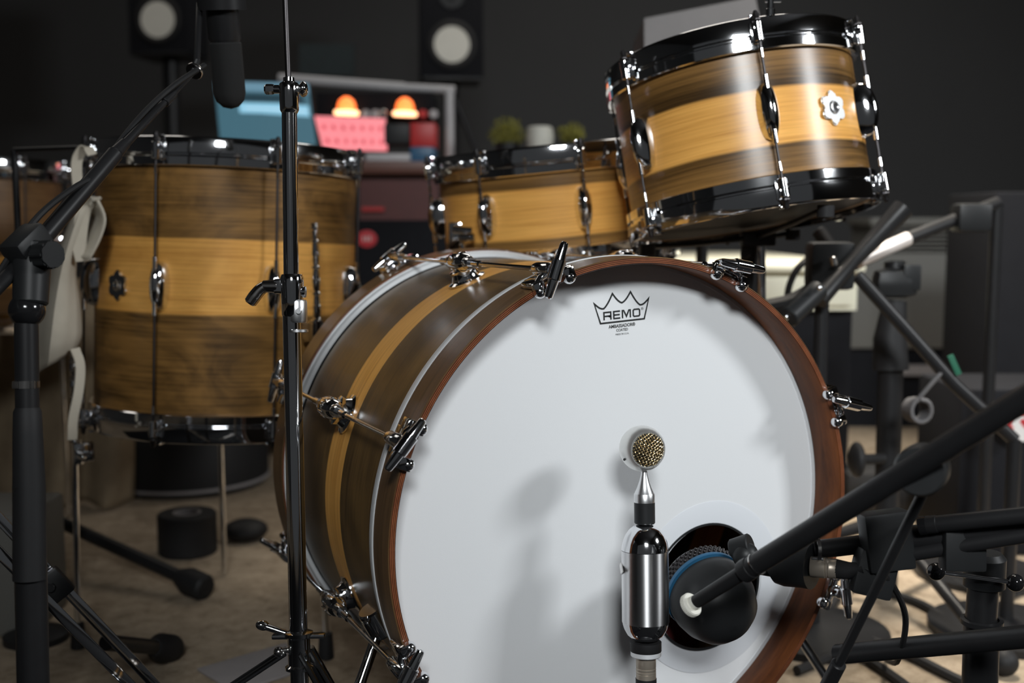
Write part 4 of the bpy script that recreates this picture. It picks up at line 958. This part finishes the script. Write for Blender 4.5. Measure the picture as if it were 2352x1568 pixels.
speaker(363, 45, 4.2, -0.42, 'black studio speaker with a white cone cut by the top edge at left', 0.235, 0.42)
# plants and a pot
def plant(px, py, w, r, label, seed):
    rnd = random.Random(seed); c0 = at(px, py, w); zb = ztop
    t = thing('potted_plant', label, 'plant', V((c0.x, c0.y, zb))); g = G()
    for i in range(260):
        u = V((rnd.gauss(0, 1), rnd.gauss(0, 1), rnd.gauss(0, 1))).normalized()*r*rnd.uniform(0.35, 1.0)
        u.z *= 0.8; g.prism([(-0.006, 0), (0, 0.004), (0.008, 0), (0, -0.004)], 0.0012, frame(c0+u, (rnd.gauss(0, 1), rnd.gauss(0, 1), rnd.gauss(0, 1))))
    f_ = part('foliage', g, 'plant', t, world=True, smooth=0)
    g = G()
    for i in range(9):
        u = V((rnd.uniform(-1, 1), rnd.uniform(-1, 1), rnd.uniform(0.2, 1))).normalized()*r*0.8; g.tube([V((c0.x, c0.y, zb+0.05)), c0+u*0.4, c0+u], 0.0016, 5)
    part('stems', g, 'plant', t, world=True)
    part('pot', G().lathe([(0, 0), (0.028, 0), (0.034, 0.055), (0.034, 0.06), (0, 0.055)], Matrix.Translation((c0.x, c0.y, zb)), 28), 'black_plastic', t, world=True)
plant(1165, 306, 3.3, 0.056, 'dry yellowish plant left of the pale pot behind the snare drum', 3)
plant(1312, 308, 3.3, 0.040, 'small yellowish plant right of the pale pot behind the snare drum', 5)
p = at(1240, 318, 3.26); pb = V((p.x, p.y, ztop))
single('pot', G().lathe([(0, 0), (0.026, 0), (0.036, 0.03), (0.040, 0.075), (0.036, 0.100), (0.030, 0.104), (0.030, 0.09), (0, 0.09)], Matrix.Translation(pb), 36), 'pot', 'pale glazed pot between two small yellowish plants', 'pot')
# faint things: wall picture, amplifier with red badge
pc = thing('wall_picture', 'dim dark teal picture with an orange patch above the rack rail', 'picture', at(762, 140, 4.6))
mat('teal_dark', (0.014, 0.024, 0.027), 0.7, var=0.2); mat('orange_patch', (0.10, 0.035, 0.01), 0.7, var=0.3, vscale=20)
part('board', dbox(700, 822, 4.6, 4.63, zpix(182, 4.6), zpix(112, 4.6)), 'teal_dark', pc, world=True)
part('patch', G().ball(at(785, 142, 4.6)-FWD*0.004, 0.035, 16, 0.1, tuple(FWD)), 'orange_patch', pc, world=True)
am = thing('guitar_amplifier', 'black amplifier with a red oval badge between the two upright drums', 'amplifier', V((at(900, 600, 2.95).x, at(900, 600, 2.95).y, 0)))
part('cabinet', dbox(816, 1160, 2.95, 3.18, 0.001, zpix(505, 2.95), 0.008), 'cabinet_black', am, world=True)
Mb = frame(at(843, 548, 2.92), -FWD+V((0, 0, FWD.z)), V((0, 0, 1)))
part('badge', G().lathe([(0, -0.002), (0.024, -0.002), (0.026, 0.002), (0, 0.003)], Mb, 36, sx=0.85, sy=1.0), 'logo_red', am, world=True, label='red oval badge with pale marks')
g = G(); 
for k in range(3): g.box(0.012, 0.003, 0.001, Mb @ Matrix.Translation((0, -0.008+0.008*k, 0.0035)))
part('badge_marks', g, 'logo_white', am, world=True)

# ---- under and right of the rack tom
def rack_stand():
    c = at(1722, 560, 1.72); b = V((c.x, c.y, 0)); t = thing('tom_stand', 'chrome and black tom stand below the rack tom', 'stand', b)
    part('tube', G().cyl((b.x, b.y, 0.03), at(1722, 560, 1.72), 0.0135), 'black_metal', t, world=True)
    part('inner_tube', G().cyl(at(1750, 700, 1.70), at(1748, 545, 1.70), 0.0062), 'chrome', t, world=True)
    g = G(); g.box(0.05, 0.03, 0.022, frame(at(1740, 548, 1.70), (0, 0, 1), RGT), 0.004); g.cyl(at(1712, 582, 1.69), at(1712, 582, 1.66), 0.007)
    part('collar', g, 'black_metal', t, world=True)
    M = WM[rack.name]
    for k, a in enumerate((30, 150, 270)):
        e = M @ V((0.150*math.cos(math.radians(a)), 0.150*math.sin(math.radians(a)), -0.128)); c1 = at(1735, 545, 1.70)
        ar = part('basket_arm', G().tube([c1, c1.lerp(e, 0.6)-V((0, 0, 0.002)), e], 0.004, 12), 'black_metal', t, world=True)
        part('rubber_grip', G().cyl(e-V((0, 0, 0.012)), e+V((0, 0, 0.004)), 0.011), 'black_rubber', ar, world=True)
    for az in (10, 130, 250):
        dd = V((math.cos(math.radians(az)), math.sin(math.radians(az)), 0)); part('leg', G().cyl(b+V((0, 0, 0.22)), b+dd*0.16+V((0, 0, 0.01)), 0.007), 'chrome', t, world=True)
rack_stand()
sc = V((0.2457, 0.6520, 0)); t = thing('snare_stand', 'low chrome stand under the snare drum behind the bass drum', 'stand', sc)
part('tube', G().cyl(sc+V((0, 0, 0.2)), sc+V((0, 0, 0.54)), 0.0125), 'chrome', t, world=True)
for a in (20, 140, 260):
    d_ = V((math.cos(math.radians(a)), math.sin(math.radians(a)), 0)); e = WM[snare.name] @ V((d_.x*0.19, d_.y*0.19, -0.104))
    part('basket_arm', G().tube([sc+V((0, 0, 0.52)), (sc+V((0, 0, 0.52))).lerp(e, 0.6)-V((0, 0, 0.01)), e], 0.005, 10), 'chrome', t, world=True)
    part('leg', G().cyl(sc+V((0, 0, 0.24)), sc+d_*0.18+V((0, 0, 0.01)), 0.007), 'chrome', t, world=True)
# snare strainer seen at the snare's left side
Ms = WM[snare.name]; s0 = at(1052, 540, 1.78)
g = G(); g.box(0.030, 0.018, 0.045, frame(s0+FWD*0.02, (0, 0, 1), RGT), 0.004); g.cyl(at(1040, 527, 1.76), at(1085, 530, 1.755), 0.006); g.cyl(at(1055, 546, 1.75), at(1090, 544, 1.745), 0.0055); g.cyl(at(1062, 560, 1.76), at(1063, 585, 1.76), 0.005)
part('throw_off', g, 'chrome', snare, world=True)
# cream cabinet behind the rack tom
cb = thing('cream_cabinet', 'cream painted low cabinet behind the rack tom stand', 'cabinet', V((at(1720, 600, 2.5).x, at(1720, 600, 2.5).y, 0)))
zc_ = zpix(604, 2.5)
part('top', dbox(1450, 1985, 2.5, 3.5, zc_-0.02, zc_, 0.008), 'cream_paint', cb, world=True)
part('body', dbox(1465, 1965, 2.53, 3.45, zpix(712, 2.53), zc_-0.02), 'cream_paint', cb, world=True)
part('plinth', dbox(1475, 1955, 2.56, 3.4, 0, zpix(712, 2.53)), 'cabinet_black', cb, world=True)
part('door', dbox(1480, 1712, 2.518, 2.53, zpix(700, 2.53), zc_-0.03, 0.002), 'cream_paint', cb, world=True); part('door', dbox(1718, 1955, 2.518, 2.53, zpix(700, 2.53), zc_-0.03, 0.002), 'cream_paint', cb, world=True)
# grey heater with louvres at the right
W_r = 3.6; ht = thing('convector_heater', 'grey wall heater with a louvred top behind the right stands', 'heater', V((at(2140, 830, W_r).x, at(2140, 830, W_r).y, 0)))
zt_, zb_ = zpix(500, W_r), zpix(800, W_r)
part('body', dbox(1925, 2400, W_r, W_r+0.25, zb_, zt_-0.11, 0.004), 'grey_paint', ht, world=True)
part('top_rail', dbox(1990, 2400, W_r, W_r+0.25, zt_-0.025, zt_, 0.006), 'grey_paint', ht, world=True)
part('back_panel', dbox(1990, 2400, W_r+0.05, W_r+0.25, zt_-0.115, zt_-0.02), 'grey_paint', ht, world=True)
for k in range(6): part('louvre', dbox(1995, 2398, W_r+0.004, W_r+0.05, zt_-0.105+k*0.0135, zt_-0.099+k*0.0135, 0.001), 'grey_paint', ht, world=True)
part('foot', dbox(1940, 2400, W_r+0.03, W_r+0.2, 0, zb_), 'cabinet_black', ht, world=True)
part('skirting_strip', dbox(2060, 2400, W_r-0.01, W_r, zpix(862, W_r), zpix(838, W_r)), 'paper', ht, world=True)
single('speaker_column', dbox(2272, 2500, 2.52, 2.8, 0.002, zpix(440, 2.48), 0.01), 'cabinet_black', 'tall black loudspeaker column at the right edge in front of the heater', 'speaker')
# pale lit case lid seen behind the rack tom's upper rim
q = [at(1480, 42, 2.15), at(1735, -8, 2.15), at(1760, 120, 2.15), at(1480, 130, 2.15)]
n_ = FWD*0.20; g = G().add([p for p in q]+[p+n_ for p in q], [(0, 1, 2, 3), (4, 5, 6, 7), (0, 1, 5, 4), (1, 2, 6, 5), (2, 3, 7, 6), (3, 0, 4, 7)])
th_ = thing('grey_box', 'pale grey box on a stand showing behind the top of the rack tom', 'box', V((at(1620, 100, 2.4).x, at(1620, 100, 2.4).y, 0)))
part('box', g, 'box_grey', th_, world=True, smooth=0)
pp = at(1620, 125, 2.25); part('pole', G().cyl((pp.x, pp.y, 0.02), pp, 0.012), 'black_metal', th_, world=True); part('round_base', G().lathe([(0, 0), (0.10, 0), (0.10, 0.012), (0.02, 0.024), (0, 0.024)], Matrix.Translation((pp.x, pp.y, 0)), 32), 'black_metal', th_, world=True)
# tuning key left on the rack tom's rim
k0 = WM[rack.name] @ V((0.1705*math.cos(math.radians(253)), 0.1705*math.sin(math.radians(253)), 0.122))
single('drum_key', G().cyl(k0, k0+V((0, 0, 0.045)), 0.0042).box(0.020, 0.006, 0.012, frame(k0+V((0.004, 0, 0.020)), (0, 0, 1), RGT), 0.001).cyl(k0-V((0, 0, 0.003)), k0+V((0, 0, 0.006)), 0.0058), 'chrome', 'small chrome drum key standing on the rack tom rim', 'drum key')

# dark stands and cables at the right
def dark_stand():
    c = at(2048, 900, 1.95); b = V((c.x, c.y, 0)); t = thing('hi_hat_stand', 'thick black stand column with wing knobs right of the bass drum', 'stand', b)
    part('lower_tube', G().cyl((b.x, b.y, 0.02), at(2046, 830, 1.95), 0.0215), 'black_metal', t, world=True)
    part('taper', G().tube([at(2046, 850, 1.95), at(2044, 780, 1.95), at(2055, 690, 1.95)], [0.030, 0.028, 0.020], 24), 'black_rubber', t, world=True)
    g = G(); g.box(0.075, 0.05, 0.05, frame(at(2055, 650, 1.93), (0, 0, 1), RGT), 0.02); g.box(0.03, 0.03, 0.045, frame(at(2090, 636, 1.92), (0, 0, 1), RGT), 0.005)
    part('clamp', g, 'black_plastic', t, world=True)
    part('wing_knob', G().ball(at(1968, 1055, 1.9), 0.030, 20, 0.42, tuple(RGT)).cyl(at(1968, 1055, 1.9), at(2030, 1053, 1.92), 0.009), 'black_rubber', t, world=True)
    part('upper_tube', G().cyl(at(2055, 660, 1.94), at(2055, 600, 1.94), 0.018), 'black_metal', t, world=True)
    for az in (15, 135, 255):
        dd = V((math.cos(math.radians(az)), math.sin(math.radians(az)), 0)); l = part('leg', G().cyl(b+V((0, 0, 0.14)), b+dd*0.34+V((0, 0, 0.015)), 0.010), 'black_metal', t, world=True)
        part('rubber_foot', G().ball(b+dd*0.34+V((0, 0, 0.02)), 0.02, 14), 'black_rubber', l, world=True)
    return t
dark_stand()
def boom(name, label, pts, r, m='black_metal', foot=None, extra=None):
    P = [at(*p) for p in pts]; f = foot or P[-1]; t = thing(name, label, 'stand', V((f.x, f.y, 0)))
    part('boom_tube', G().tube(P, r, 20), m, t, world=True)
    part('pole', G().cyl((f.x, f.y, 0.02), f, 0.011), 'black_metal', t, world=True)
    part('round_base', G().lathe([(0, 0), (0.12, 0), (0.12, 0.012), (0.02, 0.024), (0, 0.024)], Matrix.Translation((f.x, f.y, 0)), 32), 'black_metal', t, world=True)
    return t
b1 = boom('boom_stand', 'black boom stand with a pale painted glint rising behind the rack tom at right', [(1962, 606, 1.9), (2090, 546, 1.95), (2290, 466, 2.05)], 0.0115)
part('sleeve', G().cyl(at(1968, 600, 1.885), at(2085, 548, 1.935), 0.0122), 'pale_glint', b1, world=True, label='pale band standing in for reflected light on the tube')  # highlight of the tube, put into the colour
part('joint', G().box(0.06, 0.05, 0.05, frame(at(2230, 500, 2.0), (0, 0, 1), RGT), 0.01), 'black_plastic', b1, world=True)
boom('boom_stand', 'slanting black boom stand between the heater and the thick column', [(1968, 632, 1.8), (2070, 745, 1.8), (2190, 880, 1.8), (2330, 1010, 1.8)], 0.0105)
b3 = boom('boom_stand', 'dark bronze-tinted boom running down left below the rack tom', [(2075, 478, 1.75), (1960, 600, 1.75), (1880, 690, 1.72)], [0.017, 0.011, 0.014], foot=at(1888, 690, 1.76))
part('brace', G().cyl(at(1880, 530, 1.8), at(1940, 620, 1.77), 0.012), 'black_metal', b3, world=True)
part('clamp', G().box(0.07, 0.05, 0.075, frame(at(1905, 610, 1.78), (0, 0, 1), RGT), 0.01).cyl(at(1880, 665, 1.70), at(1810, 730, 1.66), 0.016), 'black_plastic', b3, world=True)
for px, py, r_ in ((1882, 661, 0.0042), (1806, 728, 0.005)): part('wing_nut', G().ball(at(px, py, 1.66), r_, 14), 'chrome', b3, world=True)
part('wing_nut', G().cyl(at(1912, 590, 1.74), at(1916, 610, 1.74), 0.0055), 'worn_chrome', b3, world=True)
single('cable', G().tube(spline([at(1806, 700, 1.9), at(1815, 650, 1.9), at(1842, 606, 1.9), at(1900, 578, 1.92), at(1960, 575, 1.95)], 8), 0.0058, 10), 'black_rubber', 'thick black cable arching in front of the cream cabinet', 'cable')
single('cable', G().tube(spline([at(1760, 705, 1.8), at(1820, 690, 1.8), at(1880, 655, 1.8)], 6), 0.012, 10), 'black_rubber', 'short black hose below the arching cable', 'cable')
# round sticker on a black case at the far right
cs = thing('flight_case', 'black case with a round white and red sticker at the right edge', 'case', V((at(2330, 1040, 2.0).x, at(2330, 1040, 2.0).y, 0)))
part('body', dbox(2215, 2560, 2.2, 2.44, 0.002, zpix(895, 2.2), 0.01), 'cabinet_black', cs, world=True)
Md = frame(at(2340, 968, 2.17), -FWD+V((0, 0, FWD.z)), V((0, 0, 1)))
sk = part('sticker', G().lathe([(0, 0), (0.040, 0), (0.040, 0.0012), (0, 0.0012)], Md, 48), 'logo_white', cs, world=True, label='round white sticker with a red curl')
rg = [(0.020*math.cos(math.radians(a)), 0.020*math.sin(math.radians(a))) for a in range(-50, 215, 12)]
part('sticker_mark', G().strip([(y, x) for x, y in rg]+[(0.004, -0.004)], 0.010, Md @ Matrix.Translation((0, 0, 0.0014))), 'logo_red', sk, world=True, smooth=0)
# dark rounded block, coils and scattered cables on the carpet at the right
gbp = onfloor(2030, 1176); single('dark_block', G().box(0.17, 0.12, 0.10, frame((gbp.x, gbp.y+0.03, 0.051), (0, 0, 1), RGT), 0.03), 'black_rubber', 'black rounded block on the carpet behind the crossing boom arm', 'bag')
cc0 = at(2108, 942, 1.80)
single('cable_coil', G().tube([at(2165, 852, 1.795), at(2140, 880, 1.79), cc0+V((0, 0, 0.018))]+[cc0+RGT*0.015*math.sin(a*0.42)+V((0, 0, 0.018*math.cos(a*0.42)))+FWD*(0.0005*a-0.02) for a in range(90)], 0.0036, 8), 'box_grey', 'grey coil of cable hanging from the slanting boom right of the bass drum', 'cable')
single('tape_strip', G().box(0.010, 0.004, 0.034, frame(at(2192, 838, 1.79), RGT*-0.45+UPV, RGT), 0.001), 'green_tape', 'short strip of green tape on the slanting black boom', 'tape')
for i, (pts, lab) in enumerate(((((1960, 1320), (2060, 1290), (2180, 1330), (2352, 1420), (2440, 1430)), 'black cable curving across the carpet under the ball-ended bar'),
        (((1900, 1400), (1960, 1350), (2100, 1380), (2230, 1450), (2420, 1500)), 'black cable snaking over the carpet just above the thick cross arm'),
        (((1880, 1420), (1960, 1455), (2080, 1500), (2200, 1560), (2300, 1600)), 'black cable curling from the bass drum towards the bottom edge'),
        (((2080, 1090), (2180, 1130), (2300, 1110), (2420, 1090)), 'black cable lying far back on the carpet near the stickered case'),
        (((2060, 1180), (2160, 1200), (2240, 1260), (2420, 1250)), 'black cable behind the slim dark microphone'),
        (((1830, 1540), (1950, 1500), (2060, 1560), (2150, 1640)), 'black cable at the bottom edge right of the bass drum hoop'),
        (((1900, 1230), (1990, 1200), (2090, 1235), (2200, 1180), (2352, 1200)), 'black cable weaving behind the black horizontal arm'))):
    single('cable', G().tube(spline([onfloor(*p, 0.008) for p in pts], 8), 0.0075, 8), 'black_rubber', lab, 'cable', group='cables lying on the carpet')

mat('unseen_rug_black', (0.010, 0.010, 0.011), 0.95, spec=0.1, var=0.4, vscale=60)  # for the added floor sheet below the view that darkens chrome reflections
rg_ = rbox(-1.9, 2.3, -1.7, 1.42, 0.001, 0.009); single('unseen_rug', rg_, 'unseen_rug_black', 'unseen black sheet under the front of the bass drum, added to darken chrome reflections', 'unseen_rug')
